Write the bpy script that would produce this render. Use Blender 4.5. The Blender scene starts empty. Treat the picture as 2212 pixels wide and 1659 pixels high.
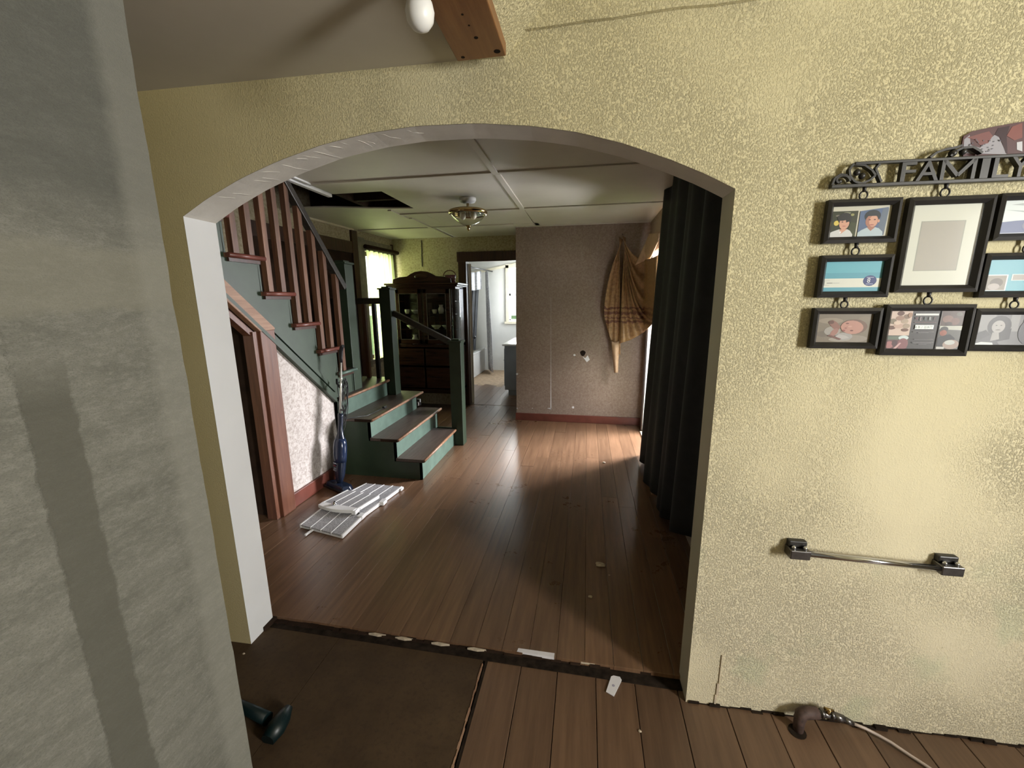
import bpy, math, random
from mathutils import Vector, Matrix, noise
random.seed(7)
PI = math.pi
sc = bpy.context.scene
COL = sc.collection

# ------------------------------------------------------------------ camera, sky, lights, exposure
CAM = Vector((0, 0, 1.6))
RT = Vector((0.98376, 0.17952, 0)).normalized()
_p, _y, _r = -0.2026521, 0.1805267, -0.00647017
FW = Vector((-math.sin(_y)*math.cos(_p), math.cos(_y)*math.cos(_p), math.sin(_p)))
_rt = Vector((math.cos(_y), math.sin(_y), 0)); _u = _rt.cross(FW)
RT = math.cos(_r)*_rt + math.sin(_r)*_u
UP = -math.sin(_r)*_rt + math.cos(_r)*_u
FPX = 879.555
cd = bpy.data.cameras.new('camera'); cam = bpy.data.objects.new('camera', cd); COL.objects.link(cam)
cd.sensor_fit = 'HORIZONTAL'; cd.sensor_width = 36; cd.lens = FPX/2212*36
cd.clip_start = 0.02; cd.clip_end = 200
M = Matrix((RT, UP, -FW)).transposed().to_4x4(); M.translation = CAM
cam.matrix_world = M
sc.camera = cam

w = bpy.data.worlds.new('world'); sc.world = w; w.use_nodes = True
wn = w.node_tree.nodes; wl_ = w.node_tree.links
bg = wn['Background']
tc = wn.new('ShaderNodeTexCoord'); sx = wn.new('ShaderNodeSeparateXYZ'); cr = wn.new('ShaderNodeValToRGB')
wl_.new(tc.outputs['Generated'], sx.inputs[0]); wl_.new(sx.outputs['Z'], cr.inputs[0]); wl_.new(cr.outputs[0], bg.inputs[0])
cr.color_ramp.elements[0].position = 0.0; cr.color_ramp.elements[0].color = (0.95, 0.97, 0.95, 1)
cr.color_ramp.elements[1].position = 0.6; cr.color_ramp.elements[1].color = (0.72, 0.84, 1.0, 1)
bg.inputs[1].default_value = 2.0

def area(name, loc, direction, sx_, sy_, power, col):
    l = bpy.data.lights.new(name, 'AREA'); l.shape = 'RECTANGLE'; l.size = sx_; l.size_y = sy_; l.energy = power; l.color = col
    o = bpy.data.objects.new(name, l); COL.objects.link(o)
    o.location = loc
    o.rotation_euler = Vector(direction).to_track_quat('-Z', 'Y').to_euler()
    return o
# daylight at each window and an added hall fill, standing just outside the opening
area('daylight_near_window', (3.14, -0.62, 1.62), (-1, 0.42, -0.06), 0.5, 1.25, 165, (1.0, 0.975, 0.92))
area('daylight_side_door', (2.6, 5.50, 1.55), (-1, -0.62, -0.22), 0.9, 1.5, 680, (0.97, 0.96, 1.0))
area('hall_fill', (1.45, 4.62, 1.95), (-1, -0.05, -0.95), 0.8, 0.8, 115, (1.0, 0.95, 0.90))  # extra lamp added to brighten the hall floor by the side door
area('daylight_sheer_window', (-3.45, 5.45, 1.65), (1, 0, 0), 0.8, 1.4, 110, (1.0, 1.0, 0.74))
area('daylight_bath_window', (-1.5, 9.50, 1.8), (0, -1, -0.1), 0.6, 1.15, 90, (0.90, 0.95, 1.0))
area('daylight_bath_side', (-0.60, 8.45, 1.75), (-1, -0.3, -0.1), 0.7, 1.0, 38, (0.85, 0.92, 1.0))

vs = sc.view_settings
vs.view_transform = 'Standard'; vs.look = 'None'; vs.gamma = 1; vs.use_curve_mapping = False
vs.exposure = 0.0

# ------------------------------------------------------------------ helpers
def at(px, py, ax, val):
    """point of the viewing ray through a photo pixel on the plane axis=val"""
    d = (px-1106)/FPX*RT - (py-829.5)/FPX*UP + FW
    t = (val-CAM[ax])/d[ax]
    return CAM + t*d

WO = Vector((0.448, 1.484, 0)); _th = math.atan(.03)
WE = Vector((math.cos(_th), math.sin(_th), 0)); WN = Vector((-math.sin(_th), math.cos(_th), 0))
def W(s, o, z):
    """arch wall coordinates: s along the wall from the right jamb, o out of the wall towards the room, z up"""
    return WO + s*WE - o*WN + Vector((0, 0, z))

class MB:
    def __init__(self): self.v = []; self.f = []; self.m = []; self.sm = []
    def add(self, vs, fs, mi=0, smooth=False):
        b = len(self.v); self.v += [Vector(p) for p in vs]
        for f in fs: self.f.append([b+i for i in f]); self.m.append(mi); self.sm.append(smooth)
        return self
    def box(self, x0, x1, y0, y1, z0, z1, mi=0, T=None):
        vs = [Vector((x, y, z)) for z in (z0, z1) for y in (y0, y1) for x in (x0, x1)]
        if T: vs = [T(p) for p in vs]
        return self.add(vs, [(0,2,3,1),(4,5,7,6),(0,1,5,4),(2,6,7,3),(0,4,6,2),(1,3,7,5)], mi)
    def wbox(self, s0, s1, o0, o1, z0, z1, mi=0):
        return self.box(s0, s1, o0, o1, z0, z1, mi, lambda p: W(p.x, p.y, p.z))
    def prism(self, pts, d, mi=0):
        """closed polygon pts (3D) extruded by vector d"""
        n = len(pts); d = Vector(d); P = [Vector(p) for p in pts]
        fs = [tuple(range(n))[::-1], tuple(range(n, 2*n))]
        for i in range(n):
            j = (i+1) % n; fs.append((i, j, n+j, n+i))
        return self.add(P+[p+d for p in P], fs, mi)
    def beam(self, a, b, w_, h, up=(0,0,1), mi=0):
        a = Vector(a); b = Vector(b); t = (b-a).normalized(); s = t.cross(Vector(up)).normalized(); u = s.cross(t)
        q = [s*w_/2+u*h/2, -s*w_/2+u*h/2, -s*w_/2-u*h/2, s*w_/2-u*h/2]
        return self.add([a+k for k in q]+[b+k for k in q], [(3,2,1,0),(4,5,6,7),(0,1,5,4),(1,2,6,5),(2,3,7,6),(3,0,4,7)], mi)
    def tube(self, pts, r, n=8, mi=0, caps=True):
        P = [Vector(p) for p in pts]; N = len(P); R = r if isinstance(r, (list, tuple)) else [r]*N
        t0 = (P[1]-P[0]).normalized(); a = t0.orthogonal().normalized(); vs = []
        for i in range(N):
            t = (P[min(i+1, N-1)]-P[max(i-1, 0)]).normalized()
            a = (a-t*a.dot(t))
            a = a.normalized() if a.length > 1e-6 else t.orthogonal().normalized()
            b = t.cross(a)
            for k in range(n):
                q = 2*PI*k/n; vs.append(P[i]+R[i]*(math.cos(q)*a+math.sin(q)*b))
        fs = [(i*n+k, i*n+(k+1) % n, (i+1)*n+(k+1) % n, (i+1)*n+k) for i in range(N-1) for k in range(n)]
        self.add(vs, fs, mi, True)
        if caps:
            b = len(self.v)-len(vs)
            self.f.append([b+k for k in range(n)][::-1]); self.m.append(mi); self.sm.append(False)
            self.f.append([b+(N-1)*n+k for k in range(n)]); self.m.append(mi); self.sm.append(False)
        return self
    def lathe(self, prof, c=(0,0,0), n=20, mi=0, T=None, smooth=True):
        c = Vector(c); vs = []
        for r, z in prof:
            for k in range(n):
                q = 2*PI*k/n; p = Vector((r*math.cos(q), r*math.sin(q), z)); vs.append((T(p) if T else p)+c)
        N = len(prof)
        fs = [(i*n+k, i*n+(k+1) % n, (i+1)*n+(k+1) % n, (i+1)*n+k) for i in range(N-1) for k in range(n)]
        self.add(vs, fs, mi, smooth)
        b = len(self.v)-len(vs)
        if prof[0][0] > 1e-5: self.f.append([b+k for k in range(n)][::-1]); self.m.append(mi); self.sm.append(False)
        if prof[-1][0] > 1e-5: self.f.append([b+(N-1)*n+k for k in range(n)]); self.m.append(mi); self.sm.append(False)
        return self
    def ball(self, c, r, n=10, mi=0, T=None):
        if not isinstance(r, (tuple, list)): r = (r, r, r)
        return self.lathe([(max(1e-6, math.sin(PI*i/n)), -math.cos(PI*i/n)) for i in range(n+1)], c, 2*n, mi,
                          (lambda p: Vector((p.x*r[0], p.y*r[1], p.z*r[2]))) if not T else T)
    def sheet(self, fn, nu, nv, mi=0, thick=0.0):
        vs = [Vector(fn(i/nu, j/nv)) for j in range(nv+1) for i in range(nu+1)]
        fs = [(j*(nu+1)+i, j*(nu+1)+i+1, (j+1)*(nu+1)+i+1, (j+1)*(nu+1)+i) for j in range(nv) for i in range(nu)]
        return self.add(vs, fs, mi, True)

def build(name, mb, mats, parent=None, bevel=0.0, solid=0.0, segs=2):
    off = Vector((0, 0, 0)); p = parent
    while p: off += p.location; p = p.parent
    me = bpy.data.meshes.new(name)
    me.from_pydata([tuple(v-off) for v in mb.v], [], mb.f)
    if not isinstance(mats, (list, tuple)): mats = [mats]
    for m in mats: me.materials.append(m)
    me.polygons.foreach_set('material_index', mb.m); me.polygons.foreach_set('use_smooth', mb.sm)
    me.update()
    o = bpy.data.objects.new(name, me); COL.objects.link(o)
    if parent: o.parent = parent
    if solid:
        md = o.modifiers.new('solid', 'SOLIDIFY'); md.thickness = solid; md.offset = 0
    if bevel:
        md = o.modifiers.new('bevel', 'BEVEL'); md.width = bevel; md.segments = segs; md.limit_method = 'ANGLE'; md.angle_limit = 0.6
    return o
def tag(o, label, cat, group=None, kind=None):
    o['label'] = label; o['category'] = cat
    if group: o['group'] = group
    if kind: o['kind'] = kind
    return o
def thing(name, loc, label, cat, group=None, kind=None):
    o = bpy.data.objects.new(name, None); COL.objects.link(o); o.location = loc; o.empty_display_size = .05
    return tag(o, label, cat, group, kind)

def text_mesh(s, size, T, depth=0.0, sx_=1.0, bold=0.0):
    """flat or extruded letters; T maps the letter plane (x, y, depth) into the world"""
    cu = bpy.data.curves.new('letters', 'FONT'); cu.body = s; cu.size = size; cu.extrude = depth; cu.resolution_u = 3; cu.offset = bold
    to = bpy.data.objects.new('letters', cu)
    me = bpy.data.meshes.new_from_object(to)
    mb = MB()
    xs = [v.co.x for v in me.vertices]
    x0 = min(xs) if xs else 0
    mb.add([T((v.co.x-x0)*sx_, v.co.y, v.co.z) for v in me.vertices], [tuple(p.vertices) for p in me.polygons])
    bpy.data.objects.remove(to); bpy.data.curves.remove(cu); bpy.data.meshes.remove(me)
    return mb

# ------------------------------------------------------------------ materials
class NT:
    def __init__(self, name):
        self.m = bpy.data.materials.new(name); self.m.use_nodes = True
        self.n = self.m.node_tree.nodes; self.l = self.m.node_tree.links; self.b = self.n['Principled BSDF']
    def node(self, t, **kw):
        x = self.n.new(t)
        for k, v in kw.items(): setattr(x, k, v)
        return x
    def link(self, a, b): self.l.new(a, b)
def c4(c): return (c[0], c[1], c[2], 1)
def noise_tex(t, scale, detail=3, rough=.55, stretch=None, src='pos', rnd=False, dist=0):
    if src == 'pos': co = t.node('ShaderNodeNewGeometry').outputs['Position']
    else: co = t.node('ShaderNodeTexCoord').outputs['Object']
    if rnd:
        oi = t.node('ShaderNodeObjectInfo'); ad = t.node('ShaderNodeVectorMath', operation='MULTIPLY_ADD')
        cmb = t.node('ShaderNodeCombineXYZ')
        for i in range(3): t.link(oi.outputs['Random'], cmb.inputs[i])
        t.link(cmb.outputs[0], ad.inputs[0]); ad.inputs[1].default_value = (31, 17, 53); t.link(co, ad.inputs[2]); co = ad.outputs[0]
    if stretch:
        mp = t.node('ShaderNodeMapping'); mp.inputs['Scale'].default_value = stretch; t.link(co, mp.inputs[0]); co = mp.outputs[0]
    nz = t.node('ShaderNodeTexNoise'); nz.inputs['Scale'].default_value = scale; nz.inputs['Detail'].default_value = detail
    nz.inputs['Roughness'].default_value = rough; nz.inputs['Distortion'].default_value = dist
    t.link(co, nz.inputs['Vector']); return nz.outputs['Fac']
def ramp(t, fac, stops):
    r = t.node('ShaderNodeValToRGB'); e = r.color_ramp.elements
    while len(e) < len(stops): e.new(.5)
    for i, (p, c) in enumerate(stops): e[i].position = p; e[i].color = c4(c) if len(c) == 3 else c
    t.link(fac, r.inputs[0]); return r.outputs[0]
def mixc(t, fac, a, b, mode='MIX'):
    m = t.node('ShaderNodeMix', data_type='RGBA', blend_type=mode)
    for sock, v in ((m.inputs[0], fac), (m.inputs[6], a), (m.inputs[7], b)):
        if hasattr(v, 'links'): t.link(v, sock)
        elif isinstance(v, (int, float)): sock.default_value = v
        else: sock.default_value = c4(v)
    return m.outputs[2]
def mathn(t, op, a, b=0.0, c=0.0, clamp=False):
    m = t.node('ShaderNodeMath', operation=op); m.use_clamp = clamp
    for i, v in enumerate((a, b, c)):
        if hasattr(v, 'links'): t.link(v, m.inputs[i])
        else: m.inputs[i].default_value = v
    return m.outputs[0]
def bump(t, h, dist=.004, strength=1.0):
    b = t.node('ShaderNodeBump'); b.inputs['Distance'].default_value = dist
    if hasattr(strength, 'links'): t.link(strength, b.inputs['Strength'])
    else: b.inputs['Strength'].default_value = strength
    t.link(h, b.inputs['Height']); t.link(b.outputs[0], t.b.inputs['Normal']); return b
def fin(t, col, rough=.6, spec=.5, metal=0.0):
    if hasattr(col, 'links'): t.link(col, t.b.inputs['Base Color'])
    else: t.b.inputs['Base Color'].default_value = c4(col)
    if hasattr(rough, 'links'): t.link(rough, t.b.inputs['Roughness'])
    else: t.b.inputs['Roughness'].default_value = rough
    t.b.inputs['Specular IOR Level'].default_value = spec; t.b.inputs['Metallic'].default_value = metal
    return t.m
def plain(name, col, rough=.6, var=.12, scale=9, spec=.5, metal=0.0, bmp=0.0, bscale=60):
    t = NT(name); n_ = noise_tex(t, scale, 4)
    a = tuple(max(0, x*(1-var)) for x in col); b = tuple(x*(1+var) for x in col)
    c = ramp(t, n_, [(.3, a), (.7, b)])
    if bmp: bump(t, noise_tex(t, bscale, 3), bmp)
    return fin(t, c, rough, spec, metal)
def wood(name, dark, light, axis='y', rough=.45, scale=3.0, rnd=True, tone=.25, spec=.5, worn=None):
    t = NT(name)
    st = {'x': (1, 14, 14), 'y': (14, 1, 14), 'z': (14, 14, 1)}[axis]
    g = noise_tex(t, scale, 5, .65, st, 'pos', rnd)
    c = ramp(t, g, [(.3, dark), (.68, light)])
    if rnd:
        oi = t.node('ShaderNodeObjectInfo')
        k = mathn(t, 'MULTIPLY_ADD', oi.outputs['Random'], tone, 1-tone/2)
        cm = t.node('ShaderNodeCombineColor')
        for i in range(3): t.link(k, cm.inputs[i])
        c = mixc(t, 1.0, c, cm.outputs[0], 'MULTIPLY')
    if worn:
        n2 = noise_tex(t, 5, 5, .7, None, 'pos', rnd); f = ramp(t, n2, [(worn[1], (0,0,0)), (worn[1]+.08, (1,1,1))])
        c = mixc(t, f, c, worn[0])
    bump(t, g, .0015, .6)
    return fin(t, c, rough, spec)

def stucco():
    t = NT('yellow_stucco')
    pos = t.node('ShaderNodeNewGeometry').outputs['Position']
    sp = t.node('ShaderNodeSeparateXYZ'); t.link(pos, sp.inputs[0])
    big = noise_tex(t, 1.7, 4, .6)
    base = ramp(t, big, [(.32, (.59, .53, .325)), (.68, (.68, .62, .40))])
    # lower part of the wall is a paler, chalkier coat; worn greenish patches show where it is rubbed
    low = t.node('ShaderNodeMapRange'); low.inputs[1].default_value = 1.75; low.inputs[2].default_value = 0.35
    t.link(sp.outputs['Z'], low.inputs[0])
    base = mixc(t, mathn(t, 'MULTIPLY', low.outputs[0], .8), base, (.69, .625, .475))
    # darker ochre left of the arch: falloff of the window light, painted in
    lx = t.node('ShaderNodeMapRange'); lx.inputs[1].default_value = -.55; lx.inputs[2].default_value = -1.75
    t.link(sp.outputs['X'], lx.inputs[0])
    base = mixc(t, mathn(t, 'MULTIPLY', lx.outputs[0], .75), base, (.40, .31, .11))
    patch = noise_tex(t, 3.1, 3, .5); pf = ramp(t, patch, [(.60, (0,0,0)), (.66, (1,1,1))])
    lowf = t.node('ShaderNodeMapRange'); lowf.inputs[1].default_value = .95; lowf.inputs[2].default_value = .45; t.link(sp.outputs['Z'], lowf.inputs[0])
    base = mixc(t, mathn(t, 'MULTIPLY', mathn(t, 'MULTIPLY', pf, lowf.outputs[0]), .5), base, (.50, .53, .37))
    grime = noise_tex(t, 26, 4, .75); gf = ramp(t, grime, [(.66, (0,0,0)), (.74, (1,1,1))])
    gmask = ramp(t, noise_tex(t, 2.4, 3, .6), [(.46, (0,0,0)), (.62, (1,1,1))])
    base = mixc(t, mathn(t, 'MULTIPLY', mathn(t, 'MULTIPLY', gf, gmask), .55), base, (.30, .25, .13))
    # trowelled relief: ridged blobs, with smooth areas
    r1 = noise_tex(t, 185, 4.0, .66, (1, 1, .8), 'pos', False, .15)
    rid = ramp(t, r1, [(.46, (0,0,0)), (.74, (1,1,1))])
    r2 = noise_tex(t, 300, 2, .5)
    h = mathn(t, 'MULTIPLY_ADD', r2, .18, rid)
    smooth = ramp(t, noise_tex(t, 1.3, 2, .5), [(.33, (.30,.30,.30)), (.52, (1,1,1))])
    fade = t.node('ShaderNodeMapRange'); fade.inputs[1].default_value = -1.35; fade.inputs[2].default_value = -.95; t.link(sp.outputs['X'], fade.inputs[0])
    fade.inputs[3].default_value = .25
    bump(t, h, .0040, mathn(t, 'MULTIPLY', smooth, fade.outputs[0]))
    return fin(t, base, .7, .15)

def drywall():
    t = NT('grey_skim_coat')
    pos = t.node('ShaderNodeNewGeometry').outputs['Position']
    sp = t.node('ShaderNodeSeparateXYZ'); t.link(pos, sp.inputs[0])
    a = noise_tex(t, 5, 6, .7, (1, 1, 3.2)); b = noise_tex(t, 40, 4, .7, (1, 1, 2.5)); g = noise_tex(t, 260, 3, .75, (1, 1, 1.6))
    c = ramp(t, a, [(.3, (.135, .134, .113)), (.7, (.215, .212, .182))])
    c = mixc(t, mathn(t, 'MULTIPLY', ramp(t, b, [(.48, (0,0,0)), (.66, (1,1,1))]), .35), c, (.30, .296, .26))
    c = mixc(t, mathn(t, 'MULTIPLY', ramp(t, g, [(.48, (0,0,0)), (.66, (1,1,1))]), .5), c, (.098, .096, .081))
    # unskimmed strip (bare paper) below 1.5 m, and a joint band across at 1.65-1.8
    def band(sock, lo, hi, soft):
        u = t.node('ShaderNodeMapRange'); u.inputs[1].default_value = lo; u.inputs[2].default_value = lo+soft; t.link(sock, u.inputs[0])
        d = t.node('ShaderNodeMapRange'); d.inputs[1].default_value = hi; d.inputs[2].default_value = hi-soft; t.link(sock, d.inputs[0])
        return mathn(t, 'MULTIPLY', u.outputs[0], d.outputs[0])
    wob = mathn(t, 'MULTIPLY_ADD', noise_tex(t, 14, 6, .8), .034, sp.outputs['Y'])
    st = band(wob, .585, .672, .006)
    top = t.node('ShaderNodeMapRange'); top.inputs[1].default_value = 1.52; top.inputs[2].default_value = 1.40; t.link(sp.outputs['Z'], top.inputs[0])
    c = mixc(t, mathn(t, 'MULTIPLY', mathn(t, 'MULTIPLY', st, top.outputs[0]), .8), c, (.10, .097, .078))
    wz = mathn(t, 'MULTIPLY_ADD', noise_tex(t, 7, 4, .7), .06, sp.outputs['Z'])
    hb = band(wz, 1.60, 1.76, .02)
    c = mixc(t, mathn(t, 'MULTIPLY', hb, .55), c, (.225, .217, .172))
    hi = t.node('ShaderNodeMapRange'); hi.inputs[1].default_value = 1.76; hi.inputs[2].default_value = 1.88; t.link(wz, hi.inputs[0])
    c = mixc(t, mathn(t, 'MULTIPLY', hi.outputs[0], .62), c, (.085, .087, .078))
    ed = band(wob, .83, 1.2, .03)
    c = mixc(t, mathn(t, 'MULTIPLY', ed, .45), c, (.27, .266, .229))
    h = mathn(t, 'ADD', mathn(t, 'MULTIPLY', b, .6), mathn(t, 'MULTIPLY_ADD', st, -.9, g))
    bump(t, h, .0018, .9)
    return fin(t, c, .85, .2)

def wallpaper(name, a, b, c_):
    t = NT(name)
    n1 = noise_tex(t, 42, 4, .7, None, 'pos', False, .6); n2 = noise_tex(t, 2.0, 3, .6)
    c = ramp(t, n1, [(.38, a), (.52, b), (.66, c_)])
    c = mixc(t, mathn(t, 'MULTIPLY', ramp(t, n2, [(.4, (0,0,0)), (.7, (1,1,1))]), .25), c, tuple(x*.6 for x in a))
    bump(t, n1, .0006, .5)
    return fin(t, c, .7, .3)

def speckle():
    t = NT('speckled_grey_plastic'); n_ = noise_tex(t, 260, 2, .5)
    c = ramp(t, n_, [(.44, (.17, .17, .18)), (.56, (.50, .50, .52))]); return fin(t, c, .5)

def glassy(name, col, rough=.0, alpha_mix=.12, gain=.7):
    """thin pane: mostly transparent with a mirror reflection"""
    t = NT(name); out = t.n['Material Output']
    tr = t.node('ShaderNodeBsdfTransparent'); tr.inputs[0].default_value = c4(col)
    gl = t.node('ShaderNodeBsdfGlossy'); gl.inputs['Roughness'].default_value = rough
    lw = t.node('ShaderNodeLayerWeight'); lw.inputs[0].default_value = .5
    k = mathn(t, 'MULTIPLY_ADD', mathn(t, 'POWER', lw.outputs['Facing'], 4.0), gain, .03+alpha_mix, True)
    mx = t.node('ShaderNodeMixShader'); t.link(k, mx.inputs[0]); t.link(tr.outputs[0], mx.inputs[1]); t.link(gl.outputs[0], mx.inputs[2])
    t.link(mx.outputs[0], out.inputs[0]); return t.m

def sheer(name, col):
    t = NT(name); out = t.n['Material Output']
    g = noise_tex(t, 6, 3, .6, (9, 9, .4)); c = ramp(t, g, [(.3, tuple(x*.55 for x in col)), (.7, col)])
    df = t.node('ShaderNodeBsdfDiffuse'); tl = t.node('ShaderNodeBsdfTranslucent'); tr = t.node('ShaderNodeBsdfTransparent')
    t.link(c, df.inputs[0]); t.link(c, tl.inputs[0])
    m1 = t.node('ShaderNodeMixShader'); m1.inputs[0].default_value = .65; t.link(df.outputs[0], m1.inputs[1]); t.link(tl.outputs[0], m1.inputs[2])
    m2 = t.node('ShaderNodeMixShader'); m2.inputs[0].default_value = .05; t.link(m1.outputs[0], m2.inputs[1]); t.link(tr.outputs[0], m2.inputs[2])
    t.link(m2.outputs[0], out.inputs[0]); return t.m

def swag_cloth():
    t = NT('gold_brown_brocade')
    pos = t.node('ShaderNodeNewGeometry').outputs['Position']; sp = t.node('ShaderNodeSeparateXYZ'); t.link(pos, sp.inputs[0])
    n1 = noise_tex(t, 30, 4, .7); c = ramp(t, n1, [(.35, (.22, .12, .055)), (.65, (.40, .235, .11))])
    wob = mathn(t, 'MULTIPLY_ADD', noise_tex(t, 14, 3, .6), .10, sp.outputs['Z'])
    def band(lo, hi):
        u = mathn(t, 'GREATER_THAN', wob, lo); d = mathn(t, 'LESS_THAN', wob, hi); return mathn(t, 'MULTIPLY', u, d)
    for lo, hi in ((1.535, 1.56), (1.475, 1.505), (1.43, 1.445), (1.37, 1.40)):
        c = mixc(t, mathn(t, 'MULTIPLY', band(lo, hi), .8), c, (.10, .025, .022))
    bump(t, noise_tex(t, 90, 3), .001, .5)
    return fin(t, c, .42, .5)

def lino():
    t = NT('brown_linoleum'); n1 = noise_tex(t, 3, 5, .7); n2 = noise_tex(t, 55, 4, .75)
    c = ramp(t, n1, [(.3, (.045, .027, .015)), (.7, (.085, .054, .028))])
    c = mixc(t, mathn(t, 'MULTIPLY', ramp(t, n2, [(.5, (0,0,0)), (.7, (1,1,1))]), .4), c, (.03, .018, .012))
    r = ramp(t, n1, [(.3, (.58,.58,.58)), (.7, (.75,.75,.75))]); bump(t, n2, .0008, .5)
    return fin(t, c, r, .22)

def floorwood(name, dark, light, rough=.36):
    t = NT(name)
    g = noise_tex(t, 2.2, 5, .65, (16, 1, 1), 'pos', True); f = noise_tex(t, 9, 4, .7, (22, 1.2, 1), 'pos', True)
    c = ramp(t, g, [(.3, dark), (.7, light)])
    oi = t.node('ShaderNodeObjectInfo'); k = mathn(t, 'MULTIPLY_ADD', oi.outputs['Random'], .34, .83)
    cm = t.node('ShaderNodeCombineColor')
    for i in range(3): t.link(k, cm.inputs[i])
    c = mixc(t, 1.0, c, cm.outputs[0], 'MULTIPLY')
    c = mixc(t, mathn(t, 'MULTIPLY', ramp(t, f, [(.64, (0,0,0)), (.76, (1,1,1))]), .45), c, tuple(x*.4 for x in dark))
    worn = noise_tex(t, 1.4, 4, .7); wd = noise_tex(t, 20, 4, .7)
    r = mathn(t, 'ADD', mathn(t, 'MULTIPLY', worn, .08), mathn(t, 'MULTIPLY_ADD', wd, .03, rough-.07))
    bump(t, g, .0008, .5)
    return fin(t, c, r, .7)

def marble_cloth():
    t = NT('white_marbled_cloth'); n1 = noise_tex(t, 7, 5, .75, None, 'pos', False, 1.5)
    c = ramp(t, n1, [(.40, (.80,.80,.82)), (.52, (.52,.52,.56)), (.57, (.80,.80,.82))]); return fin(t, c, .5)

mt = {}
mt['stucco'] = stucco(); mt['drywall'] = drywall()
mt['lining'] = plain('chalky_white_paint', (.74, .71, .66), .6, .10, 6, .4, 0, .0014, 28)
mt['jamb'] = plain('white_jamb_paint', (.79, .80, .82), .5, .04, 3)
mt['jamb_r'] = plain('shaded_jamb_paint', (.50, .46, .36), .5, .05, 4)  # right jamb: the white jamb paint darkened, its shade painted in
mt['ceil'] = plain('ceiling_paint', (.50, .46, .38), .7, .06, 2.5)
mt['ceil2'] = plain('hall_ceiling_paint', (.55, .52, .45), .6, .06, 2.5)
mt['paper'] = wallpaper('mottled_wallpaper', (.255, .19, .148), (.305, .238, .19), (.355, .283, .232))
mt['paper2'] = wallpaper('pale_mottled_wallpaper', (.36, .31, .28), (.52, .475, .445), (.60, .56, .535))
mt['paper3'] = wallpaper('tan_mottled_wallpaper', (.30, .25, .16), (.44, .38, .26), (.50, .44, .31))
mt['bathwall'] = plain('bath_wall_paint', (.66, .65, .60), .6, .05, 3)
mt['red'] = plain('red_brown_paint', (.14, .042, .029), .38, .22, 7)
mt['redz'] = wood('red_brown_casing', (.10, .036, .021), (.175, .072, .041), 'z', .4, 3, False)
mt['brown'] = wood('dark_brown_trim', (.028, .012, .008), (.062, .026, .016), 'z', .35, 3, False)
mt['tan'] = wood('worn_tan_casing', (.20, .10, .06), (.36, .22, .14), 'y', .5, 4, False, .2, .4, ((.10, .05, .03), .62))
mt['green'] = plain('green_paint', (.027, .046, .026), .45, .16, 8)
mt['green_lit'] = plain('green_paint_lit', (.080, .128, .100), .45, .2, 9)  # the stair green lightened, side-door light painted into it
mt['tread'] = wood('worn_tread', (.055, .038, .030), (.11, .08, .066), 'y', .42, 4, True, .15, .5, ((.20, .17, .15), .66))
mt['nosing'] = plain('worn_nosing', (.23, .12, .065), .5, .3, 22)
mt['baluster'] = wood('baluster_wood', (.075, .032, .018), (.18, .085, .045), 'z', .45, 3, True, .35, .5, ((.42, .33, .25), .70))
mt['rail'] = wood('dark_rail', (.018, .016, .013), (.05, .042, .034), 'y', .4, 4, False)
mt['floor'] = floorwood('hall_floorboards', (.108, .058, .033), (.19, .109, .062), .30)
mt['floor2'] = floorwood('front_floorboards', (.085, .046, .025), (.145, .082, .046), .50)
mt['lino'] = lino()
mt['dark'] = plain('dark_dirt', (.020, .014, .010), .95, .5, 30, .1)
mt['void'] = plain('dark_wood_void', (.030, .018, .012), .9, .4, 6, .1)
mt['beam'] = wood('stained_beam', (.155, .062, .022), (.25, .115, .042), 'y', .38, 3, False)
mt['drape'] = plain('black_drape_cloth', (.011, .0105, .012), .75, .25, 14, .4)
mt['swag'] = swag_cloth()
mt['swag2'] = plain('tan_lining_cloth', (.50, .34, .22), .6, .14, 25, .4)
mt['black'] = plain('black_frame_paint', (.018, .017, .017), .38, .25, 20)
mt['iron'] = plain('black_iron', (.022, .021, .020), .42, .25, 30)
mt['chrome'] = plain('chrome', (.62, .63, .68), .16, .05, 20, .5, 1.0)
mt['steel'] = plain('dull_steel', (.16, .155, .155), .35, .2, 40, .5, 1.0)
mt['brass'] = plain('polished_brass', (.42, .31, .15), .16, .1, 20, .5, 1.0)
mt['rust'] = plain('rusty_iron', (.055, .030, .024), .7, .4, 60)
mt['hose'] = plain('greyish_pink_hose', (.40, .33, .29), .5, .12, 40)
mt['white'] = plain('white_plastic', (.72, .72, .72), .45, .04, 9)
mt['speckle'] = speckle()
mt['navy'] = plain('navy_plastic', (.009, .014, .030), .22, .1, 6)
mt['navy_lt'] = plain('clear_blue_cup', (.016, .025, .055), .12, .1, 6)
mt['blackpl'] = plain('black_plastic', (.012, .012, .014), .35, .15, 9)
mt['silver'] = plain('pale_metal_tube', (.75, .74, .68), .3, .05, 30, .5, .6)
mt['cab'] = wood('dark_cabinet_wood', (.020, .0085, .0055), (.046, .020, .012), 'x', .25, 3, False)
mt['cabin'] = plain('cabinet_inside', (.030, .017, .012), .6, .2, 8)
mt['glass'] = glassy('window_glass', (.96, .98, .96)); mt['cabglass'] = glassy('cabinet_glass', (.75, .75, .72), .02, .05)
mt['frameglass'] = glassy('picture_glass', (.98, .98, .98), .12, -.028, .12)
mt['bowlglass'] = glassy('lamp_bowl_glass', (.95, .96, .90), .05, .06)
mt['china'] = plain('white_china', (.70, .69, .66), .25, .05, 9)
mt['sheer'] = sheer('sheer_curtain', (.66, .76, .40))  # yellow-green of the outdoor light is tinted into the cloth colour
mt['cream'] = plain('cream_paint', (.72, .66, .50), .5, .08, 8)
mt['greytrim'] = plain('weathered_grey_trim', (.20, .175, .14), .6, .25, 12)
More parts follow.
